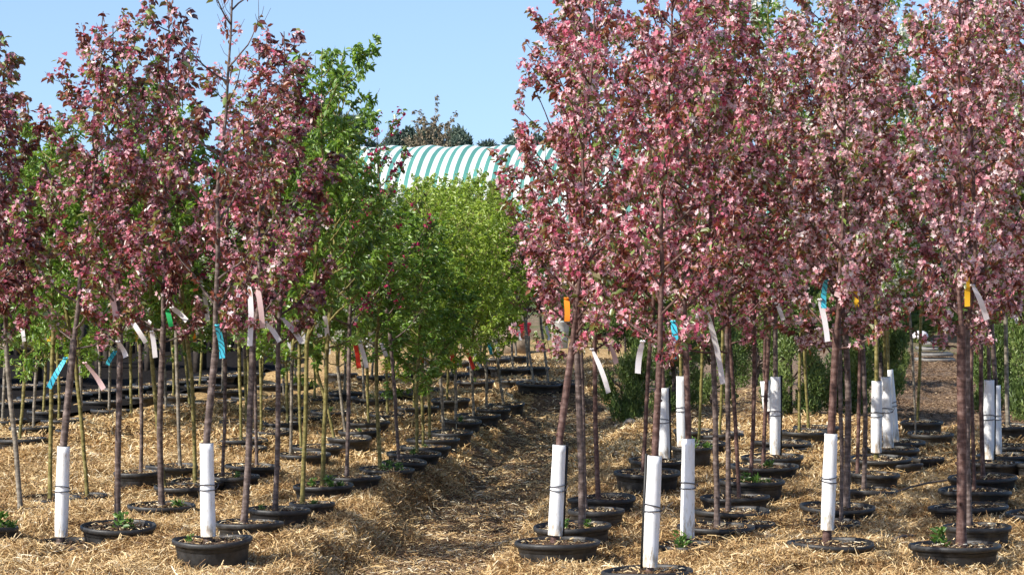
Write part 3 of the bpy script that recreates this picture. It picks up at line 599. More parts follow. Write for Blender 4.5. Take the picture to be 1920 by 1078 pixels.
# far rows of the left bed
far = [(1010, 718, 1001, (990, 640), 84, 'smallpink', 0, 2.0), (1052, 716, 1021, (1018, 640), 70, 'smallpink', 1, 1.95), (955, 690, 962, (958, 620), 76, 'smallpink', 1, 2.0), (1000, 688, 990, (985, 620), 60, 'smallpink', 0, 2.1),
       (905, 688, 902, (900, 610), 60, 'lime', 1, 2.45), (850, 700, 846, (850, 610), 62, 'lime', 2, 2.5), (865, 678, 862, (866, 600), 56, 'lime', 0, 2.65), (930, 672, 925, (922, 600), 52, 'lime', 2, 2.6), (800, 690, 797, (800, 610), 60, 'lime', 1, 2.5),
       (750, 700, 745, (748, 620), 60, 'green', 3, 2.45), (700, 705, 697, (700, 620), 62, 'green', 0, 2.5), (650, 735, 645, (648, 640), 66, 'green', 1, 2.75), (640, 700, 633, (636, 620), 60, 'lime', 2, 3.0), (965, 668, 968, (966, 600), 50, 'lime', 0, 2.4), (820, 672, 818, (822, 600), 52, 'lime', 1, 2.65)]
fd = ['left one of a close pair far up the bed', 'right one of a close pair far up the bed', 'directly before the grey box and red trays', 'just right of the grey box and red trays',
      'far left of the grey box', 'behind the seventh path edge pot', 'of the farthest row, in the middle of the green mass', 'of the farthest row, near the grey box', 'in the left of the central green mass',
      'behind the thin magenta tree', 'behind the red ribbon tree in the farthest rows', 'behind the tall green trees in mid distance', 'of the farthest row behind the tall green trees', 'of the farthest row beside the red trays', 'of the farthest row, left in the central green mass']
for k, (x, y, tb, tp, W, f, v, H) in enumerate(far):
    T(0, x, y, FT if 'pink' in f else GT, {'smallpink': 'short pink flowering', 'lime': 'distant lime green', 'green': 'distant green'}[f]+' tree '+fd[k], tb, tp, .16, W, f, v, H, .85 if 'pink' in f else .9, 'bark_grey', .018, group=G1, wid=1.15 if f == 'lime' else 1,
      ribbons=[(tb+3, 612, tb+8, 638, 'white')] if k % 3 == 1 else ())
# dark back left
bl = [(40, 822, 36, (46, 660), 92, 'green', 0, 2.9), (150, 806, 152, (150, 650), 88, 'green', 1, 2.8), (225, 784, 247, (243, 660), 84, 'white', 0, 2.6), (298, 770, 312, (306, 660), 88, 'green', 2, 2.7), (352, 757, 356, (345, 650), 80, 'green', 3, 2.6),
      (425, 732, 417, (421, 640), 70, 'white', 1, 2.3), (500, 722, 490, (492, 640), 66, 'green', 0, 2.9), (560, 718, 555, (552, 640), 64, 'lime', 0, 2.9), (90, 770, 82, (86, 650), 76, 'green', 2, 2.8), (190, 752, 188, (184, 650), 70, 'green', 3, 2.9), (270, 742, 262, (258, 640), 68, 'lime', 1, 2.8), (10, 786, 4, (8, 660), 78, 'green', 1, 2.7), (380, 722, 374, (378, 640), 66, 'green', 0, 2.8), (60, 800, 62, (70, 650), 84, 'green', 0, 2.7), (118, 786, 110, (108, 650), 80, 'lime', 0, 2.7), (210, 768, 205, (208, 650), 78, 'green', 1, 2.8), (330, 742, 325, (322, 640), 72, 'green', 2, 2.7), (405, 752, 398, (400, 650), 76, 'green', 3, 2.6), (470, 745, 466, (462, 640), 72, 'lime', 1, 2.6), (540, 742, 532, (528, 640), 70, 'green', 2, 2.8), (455, 790, 462, (458, 660), 86, 'magenta', 0, 2.6), (535, 765, 520, (518, 660), 76, 'green', 0, 2.8), (600, 745, 590, (588, 650), 70, 'lime', 2, 2.9)]
bd = ['by the left edge where the straw ends', 'behind the leftmost white guard at the shaded ground', 'behind the weedy front pot at the shaded ground', 'at the shaded ground behind the tree with the green ribbon', 'at the shaded ground left of the second white guard',
      'with hanging white blossom just right behind the second white guard', 'far behind the long white ribbon', 'far behind the rightmost maroon tree', 'in deep shade, first behind the pot by the left edge', 'in deep shade, behind the weedy front pot',
      'in deep shade, left of the green ribbon tree', 'in deep shade at the very left edge', 'in deep shade near the second white guard', 'in the second row at the left edge of the shaded ground', 'between the turquoise and pink ribbons of the leftmost guard', 'behind the pale long ribbon of the weedy tree', 'right behind the green ribbon, far back', 'just left behind the second white guard, far back', 'between the second white guard and the long white ribbon', 'between the two rightmost maroon trees', 'in a pot right behind the second white guard', 'on the straw behind the rightmost maroon tree', 'on the straw far behind the tall weedy green tree']
for k, (x, y, tb, tp, W, f, v, H) in enumerate(bl):
    T(0, x, y, GT, 'slim young tree '+bd[k], tb, tp, .12, W, f, v, H, .76, 'bark_grey' if k % 2 else 'bark_olive', .017, group='slim trees along the dark mats at the back left', ribbons=[(tb+2, 600, tb+10, 640, ('white', 'orange', 'yellow')[k % 3])] if k % 2 == 0 else ())
# ---- right bed
G2 = 'potted trees of the right bed'
T(0, 1045, 1014, FT, 'pink tree beside the path with leaning white trunk guard and black stake', 1040, (1078, 600), .14, 157, 'pink', 0, 4.1, 1.42, 'bark_red', .032, ((1041, 1003), (1049, 834)), 1, ribbons=[(1062, 560, 1063, 602, 'orange')], group=G2)
T(0, 1213, 1068, FT, 'pink tree with white trunk guard in the nearest pot at the bottom edge', 1222, (1240, 600), .09, 168, 'pink', 1, 4.1, 1.42, 'bark_red', .029, ((1219, 1062), (1228, 854)), -1, ribbons=[(1205, 640, 1196, 700, 'white'), (1262, 603, 1266, 672, 'blue')], group=G2, weed=None)
T(0, 1295, 1020, FT, 'pink tree with tall white trunk guard in a sunken pot behind the nearest pot', 1290, (1285, 600), .05, 128, 'pink', 2, 4.0, 1.4, 'bark_red', .027, ((1289, 1008), (1291, 822)), 0, weed=[(-.07, -.12, 1.6)], group=G2)
T(0, 1557, 1016, FT, 'pink tree with tilted white guard showing bare trunk below it', 1552, (1572, 500), .09, 157, 'pink', 3, 4.1, 1.5, 'bark_red', .034, ((1552, 993), (1559, 813)), 0, ribbons=[(1538, 562, 1551, 640, 'white'), (1549, 525, 1545, 578, 'blue'), (1578, 532, 1567, 556, 'pink')], group=G2)
T(0, 1790, 1020, FT, 'thickest trunk of the right bed with yellow ribbon, wide black pot and no guard', 1802, (1800, 560), .14, 167, 'pink', 4, 4.2, 1.55, 'bark_red', .040, ribbons=[(1810, 502, 1815, 575, 'yellow'), (1822, 535, 1852, 600, 'white'), (1806, 490, 1830, 512, 'pink')], weed=[(-.1, -.02, 1.8)], group=G2)
T(0, 1832, 985, FT, 'pink flowering tree right behind the thickest trunk', 1818, (1812, 560), .17, 124, 'pink', 5, 4.0, 1.5, 'bark_purple', .026, group=G2)
T(0, 1073, 984, FT, 'pink flowering tree with straight grey brown trunk behind the leaning guard', 1092, (1080, 620), .17, 143, 'pink', 6, 4.0, 1.42, 'bark_purple', .030, weed=[(-.05, -.1, 1.), (.1, -.08, .9)], group=G2)
T(0, 1118, 955, FT, 'thin trunked pink tree squeezed between two thicker trunks beside the path', 1098, (1090, 700), .17, 104, 'pink', 2, 3.7, 1.45, 'bark_purple', .018, group=G2)
T(0, 1128, 932, FT, 'pink tree with reddish trunk and white ribbon, third pot back along the path', 1122, (1115, 640), .15, 124, 'pink', 3, 3.9, 1.4, 'bark_red', .023, ribbons=[(1110, 655, 1141, 736, 'white'), (1143, 645, 1156, 682, 'pink')], group=G2)
T(0, 1213, 884, FT, 'pink flowering tree with dark red trunk in a tall black pot at the path side', 1205, (1214, 740), .22, 122, 'pink', 1, 3.8, 1.35, 'bark_red', .021, group=G2)
T(0, 1230, 862, FT, 'pink flowering tree with white guard in shade, behind the tall black pot', 1244, (1238, 640), .16, 100, 'pink', 0, 3.7, 1.4, 'bark_red', .021, ((1246, 858), (1244, 727)), 1, group=G2)
T(0, 1297, 838, GT, 'white flowering tree with narrow white guard in a pot full of weeds', 1280, (1277, 640), .2, 76, 'white', 1, 3.6, 1.4, 'bark_olive', .019, ((1279, 836), (1277, 705)), 0, weed=[(0, -.1, 1.6), (.12, -.08, 1.5)], group=G2)
T(0, 1342, 985, FT, 'pink flowering tree with a curved trunk foot and a long white ribbon', 1345, (1337, 660), .12, 142, 'pink', 4, 3.9, 1.42, 'bark_purple', .026, ribbons=[(1321, 575, 1356, 720, 'white')], group=G2)
T(0, 1370, 956, FT, 'dark trunked pink tree behind the one with the curved trunk foot', 1366, (1363, 690), .12, 140, 'pink', 5, 3.9, 1.4, 'bark_purple', .024, group=G2)
T(0, 1378, 930, FT, 'thin reddish trunk leaning left behind the dark trunked tree', 1386, (1371, 700), .14, 128, 'pink', 6, 3.8, 1.4, 'bark_red', .018, group=G2)
T(0, 1408, 900, FT, 'slim pink tree in a pot with leafy weeds, middle of the right bed', 1406, (1412, 650), .2, 124, 'pink', 0, 3.7, 1.35, 'bark_red', .019, weed=[(.02, -.1, 1.6), (-.05, -.1, 1.2), (.12, -.09, .9)], group=G2)
T(0, 1433, 872, FT, 'slim pink tree leaning right before the white guard in mid right bed', 1431, (1441, 650), .18, 126, 'pink', 2, 3.8, 1.35, 'bark_red', .020, weed=[(.03, -.09, 1.5)], group=G2, ribbons=[(1445, 545, 1468, 600, 'white')])
T(0, 1448, 855, GT, 'white flowering tree with clean white guard in the middle of the right bed', 1454, (1453, 560), .14, 114, 'white', 0, 4.45, 1.5, 'bark_purple', .023, ((1453, 851), (1454, 706)), 1, group=G2, wid=1.35)
T(0, 1465, 828, FT, 'pink tree behind the white guard in the middle of the right bed', 1437, (1436, 640), .12, 108, 'pink', 3, 3.7, 1.4, 'bark_red', .018, ((1441, 770), (1434, 714)), 0, group=G2)
T(0, 1507, 808, GT, 'olive trunked tree, front one of the pair before the dark junipers', 1499, (1503, 640), .14, 90, 'white', 2, 3.4, 1.4, 'bark_olive', .018, group=G2)
T(0, 1530, 800, GT, 'olive trunked tree, rear one of the pair before the dark junipers', 1516, (1510, 650), .14, 84, 'green', 1, 3.3, 1.4, 'bark_olive', .018, group=G2)
T(0, 1570, 948, FT, 'dark trunked pink tree close behind the tilted white guard', 1588, (1585, 560), .13, 138, 'pink', 1, 4.0, 1.45, 'bark_purple', .031, ribbons=[(1602, 520, 1606, 576, 'yellow')], group=G2)
T(0, 1556, 978, FT, 'pink tree almost hidden behind the tilted white guard', 1578, (1574, 600), .08, 110, 'pink', 5, 3.8, 1.45, 'bark_purple', .016, group=G2)
T(0, 1634, 918, FT, 'pink tree with dark brown trunk left of the cluster of three guards', 1619, (1616, 640), .13, 94, 'pink', 2, 3.8, 1.4, 'bark_purple', .023, group=G2)
T(0, 1638, 887, FT, 'pink tree with thin reddish trunk left of the cluster of three guards', 1607, (1612, 650), .14, 96, 'pink', 4, 3.7, 1.4, 'bark_red', .018, group=G2)
T(0, 1650, 858, GT, 'white flowering tree with the nearest and widest of the three clustered guards', 1643, (1643, 640), .14, 114, 'white', 1, 4.25, 1.45, 'bark_olive', .026, ((1643, 848), (1644, 714)), 0, ribbons=[(1650, 532, 1655, 606, 'pink')], group=G2)
T(0, 1670, 840, GT, 'white flowering tree with the middle one of the three clustered guards', 1664, (1658, 640), .14, 104, 'white', 2, 3.9, 1.45, 'bark_olive', .020, ((1665, 838), (1660, 706)), 0, group=G2)
T(0, 1685, 826, GT, 'white flowering tree with the farthest and tallest of the three clustered guards', 1680, (1668, 640), .14, 98, 'white', 0, 3.9, 1.45, 'bark_olive', .023, ((1677, 828), (1666, 693)), 0, group=G2)
T(0, 1828, 918, FT, 'pink tree in the third pot behind the thickest trunk', 1828, (1826, 650), .14, 134, 'pink', 3, 3.8, 1.4, 'bark_red', .018, group=G2)
T(0, 1815, 948, FT, 'pink tree in the second pot behind the thickest trunk', 1808, (1806, 650), .14, 146, 'pink', 6, 3.9, 1.4, 'bark_purple', .021, group=G2)
T(0, 1842, 893, FT, 'pink tree with dark red trunk right before the pair of shaded guards', 1843, (1841, 640), .14, 126, 'pink', 1, 3.8, 1.35, 'bark_red', .022, group=G2)
T(0, 1862, 866, GT, 'white flowering tree in the left one of two shaded guards by the right edge', 1852, (1850, 640), .14, 118, 'white', 1, 4.0, 1.4, 'bark_purple', .020, ((1853, 860), (1854, 712)), 1, ribbons=[(1862, 580, 1880, 588, 'orange')], group=G2)
T(0, 1890, 852, GT, 'white flowering tree in the right one of two shaded guards by the right edge', 1868, (1860, 640), .14, 116, 'white', 2, 4.5, 1.4, 'bark_purple', .020, ((1868, 850), (1866, 722)), 0, wid=1.4, group=G2)
T(0, 1892, 798, GT, 'tree with thick grey trunk before the bright conifer at the right edge', 1890, (1886, 600), .2, 100, 'green', 2, 3.5, 1.4, 'bark_grey', .027, group=G2, ribbons=[(1900, 580, 1908, 606, 'white')])
T(0, 1728, 790, GT, 'lone slim olive trunk standing at the dirt lane', 1720, (1726, 630), .14, 78, 'white', 0, 3.2, 1.45, 'bark_olive', .019, group=G2)
T(0, 1745, 812, FT, 'pink tree behind the cluster of three guards at the lane edge', 1712, (1708, 650), .14, 84, 'pink', 0, 3.6, 1.45, 'bark_grey', .010, group=G2)
T(0, 1960, 870, FT, 'pink tree reaching in from beyond the right edge', 1955, (1950, 640), .14, 110, 'pink', 2, 4.0, 1.4, 'bark_red', .022, group=G2)
T(0, 1952, 960, FT, 'pink tree in a pot just beyond the right edge', 1950, (1945, 640), .14, 130, 'pink', 3, 4.0, 1.4, 'bark_red', .022, group=G2)
T(0, 1352, 812, GT, 'pale trunked tree among the right bed, left of the junipers', 1349, (1353, 660), .14, 84, 'green', 0, 3.3, 1.4, 'bark_olive', .016, group=G2)
T(0, 1318, 828, GT, 'pale olive trunk behind the pot full of weeds', 1310, (1315, 660), .14, 84, 'white', 2, 3.5, 1.4, 'bark_olive', .016, group=G2)
# spare pot without a tree
def empty_pot(x, y, rz, W, label):
    c = unproj(x, y, rz); s = W*c.y/FPX/.5; o = tag(ob('nursery_pot', POTS[random.randrange(5)], None, (c.x, c.y, rz), (0, 0, 1), (s, s, 1)), label, 'pot', 'spare pots filled with soil')
    ob('soil', SOILS[2], o, (0, 0, -.012)); POTPOS.append((c.x, c.y, .235*s, rz))
for a in [(1900, 835, .12, 92, 'black pot with pale rim at the right edge, no tree in it'), (1690, 868, .1, 80, 'treeless black pot right of the three clustered guards'), (1470, 838, .08, 90, 'treeless black pot in the middle of the right bed'),
          (1418, 980, .10, 70, 'small treeless pot behind the pot of the curved trunk'), (575, 780, .12, 74, 'treeless black pot behind the tall green trees'), (455, 838, .1, 90, 'treeless pot behind the second white guard'),
          (1305, 806, .14, 84, 'treeless black pot under the left juniper'), (968, 712, .12, 66, 'treeless black pot before the short pink trees'), (1740, 858, .1, 60, 'small treeless pot by the lane')]: empty_pot(*a)

for k, (x, y) in enumerate([(20, 752), (75, 745), (130, 738), (180, 732), (235, 726), (290, 720), (345, 712), (400, 704), (455, 700), (40, 722), (110, 716)]):
    empty_pot(x, y, .14, 84 if k < 9 else 74, 'black pot on the shaded ground, %s of its row %s' % (('leftmost', 'second', 'third', 'fourth', 'fifth', 'sixth', 'seventh', 'eighth', 'rightmost')[k if k < 9 else k-9] if k != 10 else 'rightmost', 'before the timber benches' if k < 9 else 'close to the benches'))
# ------------------------------------------------------------------ ground
def sstep(x, a, b): t = np.clip((x-a)/(b-a), 0, 1); return t*t*(3-2*t)
_o = RNG.uniform(0, 100, (40, 2)); _a = RNG.uniform(0, math.pi, 40)
def bumps(X, Y):
    h = np.zeros_like(X); k = 0
    for f, amp, n in ((2.1, .032, 6), (5.5, .024, 8), (13., .013, 8), (29., .006, 8)):
        for _ in range(n):
            a = _a[k]; ff = f*(.8+.4*(k % 3)/2); h += amp*np.sin((X*math.cos(a)+Y*math.sin(a))*ff+_o[k, 0]+1.3*np.sin((X*math.sin(a)-Y*math.cos(a))*ff*.6+_o[k, 1]))/math.sqrt(n); k += 1
    return h
def path_edges(Y):
    wav = .07*np.sin(Y*1.7)+.04*np.sin(Y*4.1+1)
    return -.97+(Y-18.4)*.088+wav, -.10+(Y-18.4)*.090-wav*.5
MOUNDS = [(unproj(px, py, 0).x, unproj(px, py, 0).y, r, h) for px, py, r, h in ((60, 868, .30, .11), (185, 842, .32, .12), (290, 812, .34, .13), (120, 905, .22, .07), (395, 790, .34, .12), (480, 765, .36, .12), (30, 1040, .25, .04), (250, 1040, .2, .05), (560, 1030, .3, .06), (560, 735, .4, .13), (1250, 960, .2, .05), (1500, 900, .3, .06), (1700, 960, .3, .07), (1480, 1000, .25, .05), (1750, 880, .3, .06))]
def height(X, Y, fine=True):
    xl, xr = path_edges(Y)
    near = 1-sstep(Y, 33, 37)
    left = sstep(xl-X, -.04, .30); right = sstep(X-xr, -.1, .55)
    z = -.23+.23*np.maximum(left, right*.93)
    z = z*near
    z += -.12*sstep(X-(.13*Y+.25), 0, .8)*sstep(Y, 26, 29)      # open dirt lane on the right lies a little lower
    z = z+.02
    z += .10*np.exp(-((X+3.7)**2/.5+(Y-27)**2/2.0))+.07*np.exp(-((X+2.6)**2/.3+(Y-26)**2/1.))
    z += .10*np.exp(-((X-.15)**2/.3+(Y-29.5)**2/2))
    for (mx, my, mr, mh) in MOUNDS: z = z+mh*np.exp(-((X-mx)**2/(mr*mr*2.2)+(Y-my)**2/(mr*mr)))
    if fine: z = z+bumps(X, Y)*(1-.5*sstep(Y, 35, 45))*(.5+.5*np.maximum(left, right))
    return z
def carve(X, Y, z):
    for (px, py, r, rz) in POTPOS:
        m = (np.abs(X-px) < r+.6) & (np.abs(Y-py) < r+.6)
        if not m.any(): continue
        d = np.hypot(X[m]-px, Y[m]-py)
        zz = z[m]; inside = d < r*.93
        zz = np.where(d < r+.6, np.maximum(zz, rz-(.14 if rz < .19 else .20)-np.clip(d-r-.04, 0, 1)*.7), zz)
        # keep the surface below the rim just outside the pot
        cap = rz-.025+np.clip(d-r, 0, 1)*.25
        zz = np.minimum(zz, cap)
        zz = np.where(inside, np.minimum(zz, rz-.12), zz); z[m] = zz
    return z
def axis(parts):
    out = [parts[0][0]]
    for a, b, st in parts:
        n = max(1, int(round((b-a)/st))); out += list(a+(b-a)*(np.arange(n)+1)/n)
    return np.array(out)
gx = axis([(-400, -60, 40), (-60, -12, 4), (-12, -5, .3), (-5, 5.6, .035), (5.6, 9, .15), (9, 20, .8), (20, 60, 5), (60, 400, 40)])
gy = axis([(-30, 6, 6), (6, 14.5, .5), (14.5, 24, .035), (24, 36, .06), (36, 50, .25), (50, 100, 3), (100, 1200, 60)])
GX, GY = np.meshgrid(gx, gy)
GZ = carve(GX, GY, height(GX, GY))
nx = len(gx); ny = len(gy)
ii = np.arange(ny-1)[:, None]*nx; jj = np.arange(nx-1)[None]
GQ = np.stack([ii+jj, ii+jj+1, ii+nx+jj+1, ii+nx+jj], -1).reshape(-1, 4)
gme = mesh_from('ground', np.stack([GX, GY, GZ], -1).reshape(-1, 3), GQ, M['ground'], None, True)
XL, XR = path_edges(GY)
zone = np.zeros((ny, nx, 3), np.float32)
inpath = sstep(GX-XL, -.12, .12)*sstep(XR-GX, -.12, .12)*(1-sstep(GY, 33, 35))
dirt = np.maximum(sstep(GX-(.13*GY+.35), -.2, .3)*sstep(GY, 29.0, 30.5), sstep(GX-XR, -.2, .3)*sstep(GY, 28.2, 29.4)*.85)
zone[..., 0] = inpath; zone[..., 1] = np.maximum(dirt, sstep(GY, 44, 48)); zone[..., 2] = np.maximum(.45*sstep(GY, 39, 44), sstep(GY, 52, 60))
at = gme.attributes.new('zone', 'FLOAT_VECTOR', 'POINT'); at.data.foreach_set('vector', zone.ravel())
tag(ob('ground', gme), kind='structure')

# straw and shredded bark lying over the beds and, thinly, on the path
def scatter(n, x0, x1, y0, y1, rng, fn):
    X = rng.uniform(x0, x1, n)*1.; Y = rng.uniform(y0, y1, n)
    X = X*Y/y1 if False else X
    vis = np.abs(X) < Y*.205; X, Y = X[vis], Y[vis]
    k = fn(X, Y); X, Y = X[k], Y[k]
    ok = np.ones(len(X), bool)
    for (px, py, r, rz) in POTPOS: ok &= np.hypot(X-px, Y-py) > r*1.0
    X, Y = X[ok], Y[ok]; Z = height(X, Y)
    for (px, py, r, rz) in POTPOS:
        m = (np.abs(X-px) < r+.6) & (np.abs(Y-py) < r+.6)
        if m.any():
            d = np.hypot(X[m]-px, Y[m]-py); zz = np.where(d < r+.6, np.maximum(Z[m], rz-(.14 if rz < .19 else .20)-np.clip(d-r-.04, 0, 1)*.7), Z[m])
            Z[m] = np.minimum(zz, rz-.025+np.clip(d-r, 0, 1)*.25)
    return np.stack([X, Y, Z], 1)
def on_bed(X, Y):
    xl, xr = path_edges(Y); ip = (X > xl+.05) & (X < xr-.05) & (Y < 34)
    dirt_ = ((X > .13*Y+.3) & (Y > 29.6)) | ((X > xr) & (Y > 28.8))
    shade_area = (X < -3.0+(Y-26)*.10) & (Y > 28.0+(X+5)*1.05)  # area of the painted shade, kept free of straw
    return ~(ip | dirt_ | shade_area)
rg = np.random.default_rng(3)
def straw_obj(name, P, l0, l1, tilt, wmul, mat, label):
    V, Q = strips(P+np.array([0, 0, .006])+rg.uniform(0, 1, (len(P), 1))**2*np.array([0, 0, .04]), rg, l0, l1, tilt, rg.uniform(.0012, .0036, len(P))*wmul)
    t = np.clip(rg.normal(.47, .24, len(P))+.16*np.sin(P[:, 0]*5.1+2*np.sin(P[:, 1]*2.3))*np.sin(P[:, 1]*4.3+1.7*np.sin(P[:, 0]*3.1)), 0, 1)
    return tag(ob(name, mesh_from(name, V, Q, M[mat], np.repeat(t, 6))), label, 'mulch', kind='stuff')
P1 = scatter(520000, -4.6, 4.8, 15.2, 24, rg, on_bed)
P2 = scatter(380000, -7., 6., 24, 40, rg, on_bed)
P = np.vstack([P1, P2]); far_ = P[:, 1] > 24
straw_obj('straw_mulch', P, .03, .13, .45, np.where(far_, 1.8, 1.), 'straw', 'shredded golden straw mulch spread over the tree beds')
on_path = lambda X, Y: ~on_bed(X, Y) & (Y < 33) & (X > -1.2) & (X < 3)
Pp = scatter(120000, -2, 3, 15.2, 33, rg, on_path)
Ps = scatter(105000, -2, 3, 15.2, 33, rg, on_path)
straw_obj('loose_straw', Ps, .03, .10, .18, 1.2, 'straw', 'loose golden straw scattered thinly over the brown path')
straw_obj('bark_chips', Pp, .015, .06, .22, 1.5, 'chips_dark', 'trodden brown chips and straw on the path between the beds')

Pl = scatter(90000, 3.5, 8.5, 28, 44, rg, lambda X, Y: (X > .13*Y+.3) & (Y > 29))
straw_obj('lane_litter', Pl, .02, .07, .15, 1.6, 'chips_dark', 'brown chips and leaf litter scattered along the dirt lane')
# near-black sheet at the back left, deep tree shade put into its colour
n = 60
def sheeting():
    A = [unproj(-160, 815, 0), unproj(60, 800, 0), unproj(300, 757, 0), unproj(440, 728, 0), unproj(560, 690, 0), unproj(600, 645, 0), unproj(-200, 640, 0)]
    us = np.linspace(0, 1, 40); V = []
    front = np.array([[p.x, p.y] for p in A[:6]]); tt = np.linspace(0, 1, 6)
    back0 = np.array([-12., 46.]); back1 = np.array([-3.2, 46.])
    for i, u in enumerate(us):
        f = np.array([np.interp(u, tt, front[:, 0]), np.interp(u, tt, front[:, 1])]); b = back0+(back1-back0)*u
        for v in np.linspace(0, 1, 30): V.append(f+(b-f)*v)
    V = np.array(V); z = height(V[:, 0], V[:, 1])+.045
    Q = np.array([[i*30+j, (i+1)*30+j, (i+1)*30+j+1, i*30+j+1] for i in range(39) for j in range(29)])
    return mesh_from('shade_sheet', np.column_stack([V, z]), Q, M['sheeting'], None, True)
tag(ob('shade_sheet', sheeting()), kind='structure')

# ------------------------------------------------------------------ small things on the ground
def hose(name, pts, r, mat, label, cat):
    P = [unproj(*p) for p in pts]; P = np.array([tuple(p) for p in P]); s = np.linspace(0, len(P)-1, 50); i = np.arange(len(P))
    Q = np.stack([np.interp(s, i, P[:, k]) for k in range(3)], 1)
    for _ in range(3): Q[1:-1] = (Q[:-2]+Q[1:-1]*2+Q[2:])/4
    b = Buf(); b.tube(Q, r, 8, True); tag(ob(name, b.mesh(name, M[mat], True)), label, cat)
hose('irrigation_hose', [(130, 912, .03), (165, 910, .035), (200, 893, .04), (240, 880, .05), (300, 868, .05), (330, 852, .05)], .012, 'hose', 'grey brown hose lying on the straw behind the leftmost white guard', 'hose')
hose('irrigation_hose', [(1655, 1030, -.03), (1672, 1014, .03), (1690, 1005, .045), (1712, 1004, .03), (1730, 1012, -.03)], .012, 'hose', 'brown hose arching out of the straw beside the wide pot of the thickest trunk', 'hose')
hose('dead_branch', [(1680, 922, .03), (1710, 912, .05), (1740, 905, .06), (1775, 900, .05)], .009, 'hose', 'dead branch lying on the straw in the middle of the right bed', 'branch')
def stone(px, py, s, label):
    c = unproj(px, py, -.12 if px < 1250 else 0); rng = np.random.default_rng(int(px)); b = Buf()
    th = np.linspace(0, math.pi, 7); ph = np.arange(10)*2*math.pi/10
    V = np.array([[math.sin(t)*math.cos(p), math.sin(t)*math.sin(p), math.cos(t)*.7] for t in th for p in ph])*s*(1+rng.normal(0, .09, (70, 1)))
    Q = [[i*10+j, (i+1)*10+j, (i+1)*10+(j+1) % 10, i*10+(j+1) % 10] for i in range(6) for j in range(10)]
    b.add(V, Q); tag(ob('stone', b.mesh('stone', M['stone'], True), None, (c.x, c.y, float(height(np.array([c.x]), np.array([c.y]))[0])+s*.3)), label, 'stone', 'stones by the path')
stone(1160, 818, .07, 'brown stone at the right side of the path'); stone(1182, 815, .085, 'larger upright stone by the tall black pot'); stone(1240, 1050, .03, 'pebble on the soil of the nearest pot')
stone(1385, 822, .09, 'flat stone behind the right bed')

# ------------------------------------------------------------------ junipers and other bushes
def bush_mesh(seed, n, rx, ry, h, leaf, wid, mat, lobes=26, base=.0, tight=.30, up=.55):
    rng = np.random.default_rng(seed)
    a = rng.uniform(0, 6.28, lobes); zl = rng.uniform(.04, .96, lobes)*h; rr = np.sqrt(np.clip(1-((zl/h-.38)/.66)**2, .05, 1))*rng.uniform(.45, .85, lobes)
    Lc = np.stack([rr*rx*np.cos(a), rr*ry*np.sin(a), zl+base], 1); k = rng.integers(0, lobes, n)
    off = unit(rng.normal(size=(n, 3)))*(rng.random((n, 1))**.45)*tight*np.array([rx, ry, h*.42])*1.2
    P = Lc[k]+off; P[:, 2] = np.abs(P[:, 2]-base*.6)+base*.6
    D = unit(off/np.array([rx, ry, h*.5])+rng.normal(0, .4, (n, 3))+np.array([0, 0, up]))
    V, Q = leaf_arrays(P, D, leaf*rng.uniform(.6, 1.4, n), rng, wid, .1, .05)
    t = np.clip(rng.normal(.45, .16, n)+(rng.normal(0, .16, lobes))[k], 0, 1)
    return mesh_from('foliage', V, Q, M[mat], np.repeat(t, 6))
def stem_mesh(h, r, n=1, spread=.15, seed=0, mat='bark_purple'):
    rng = np.random.default_rng(seed); b = Buf()
    b.tube([[0, 0, -.05], [.01, 0, h*.4], [0, .02, h*.9]], [r, r*.8, r*.3], 8)
    for i in range(n):
        a = rng.uniform(0, 6.28); z = h*rng.uniform(.15, .75); b.tube([[0, 0, z], [spread*.5*math.cos(a), spread*.5*math.sin(a), z+h*.08], [spread*math.cos(a), spread*math.sin(a), z+h*.22]], [r*.5, r*.35, r*.12], 5)
    return b.mesh('trunk', M[mat], True)
JU = [bush_mesh(500+i, 17000, .5, .5, 1.25, .05, .3, 'juniper', 34, .0, .26) for i in range(3)]
def juniper(px, py, w, h, v, label, name='juniper'):
    c = unproj(px, py, -.08); g = float(height(np.array([c.x]), np.array([c.y]), False)[0])
    o = tag(ob(name, None, None, (c.x, c.y, g)), label, 'shrub', 'junipers behind the right bed')
    s = w*c.y/FPX/1.15; sz = h*c.y/FPX/1.35
    ob('foliage', JU[v], o, (0, 0, .02), (0, 0, v*2.+px), (s, s, sz)); ob('trunk', stem_mesh(1.1*sz, .03, 8, .4*s, int(px)), o)
juniper(1172, 802, 115, 225, 0, 'loose green juniper beside the path, leftmost of the junipers')
juniper(1262, 790, 120, 190, 1, 'juniper behind the weedy pot and its narrow guard')
juniper(1335, 775, 120, 180, 2, 'juniper in shade behind the curved trunk tree')
juniper(1480, 800, 150, 240, 1, 'dense dark juniper behind the pair of olive trunks')
juniper(1575, 792, 150, 235, 0, 'large juniper behind the tilted white guard')
juniper(1650, 782, 130, 220, 2, 'juniper behind the three clustered guards at the lane')
juniper(1868, 770, 130, 250, 0, 'bright green juniper right of the dirt lane')
juniper(1945, 790, 150, 290, 1, 'tall juniper at the right edge of the photo')
juniper(1835, 715, 80, 190, 2, 'bright far juniper at the right side of the dirt lane')
juniper(1600, 735, 110, 170, 1, 'far juniper in the second line, behind the large one')
juniper(1420, 742, 120, 150, 2, 'far juniper in shade in the second line')
juniper(1678, 725, 60, 130, 0, 'small far juniper left of the dirt lane')

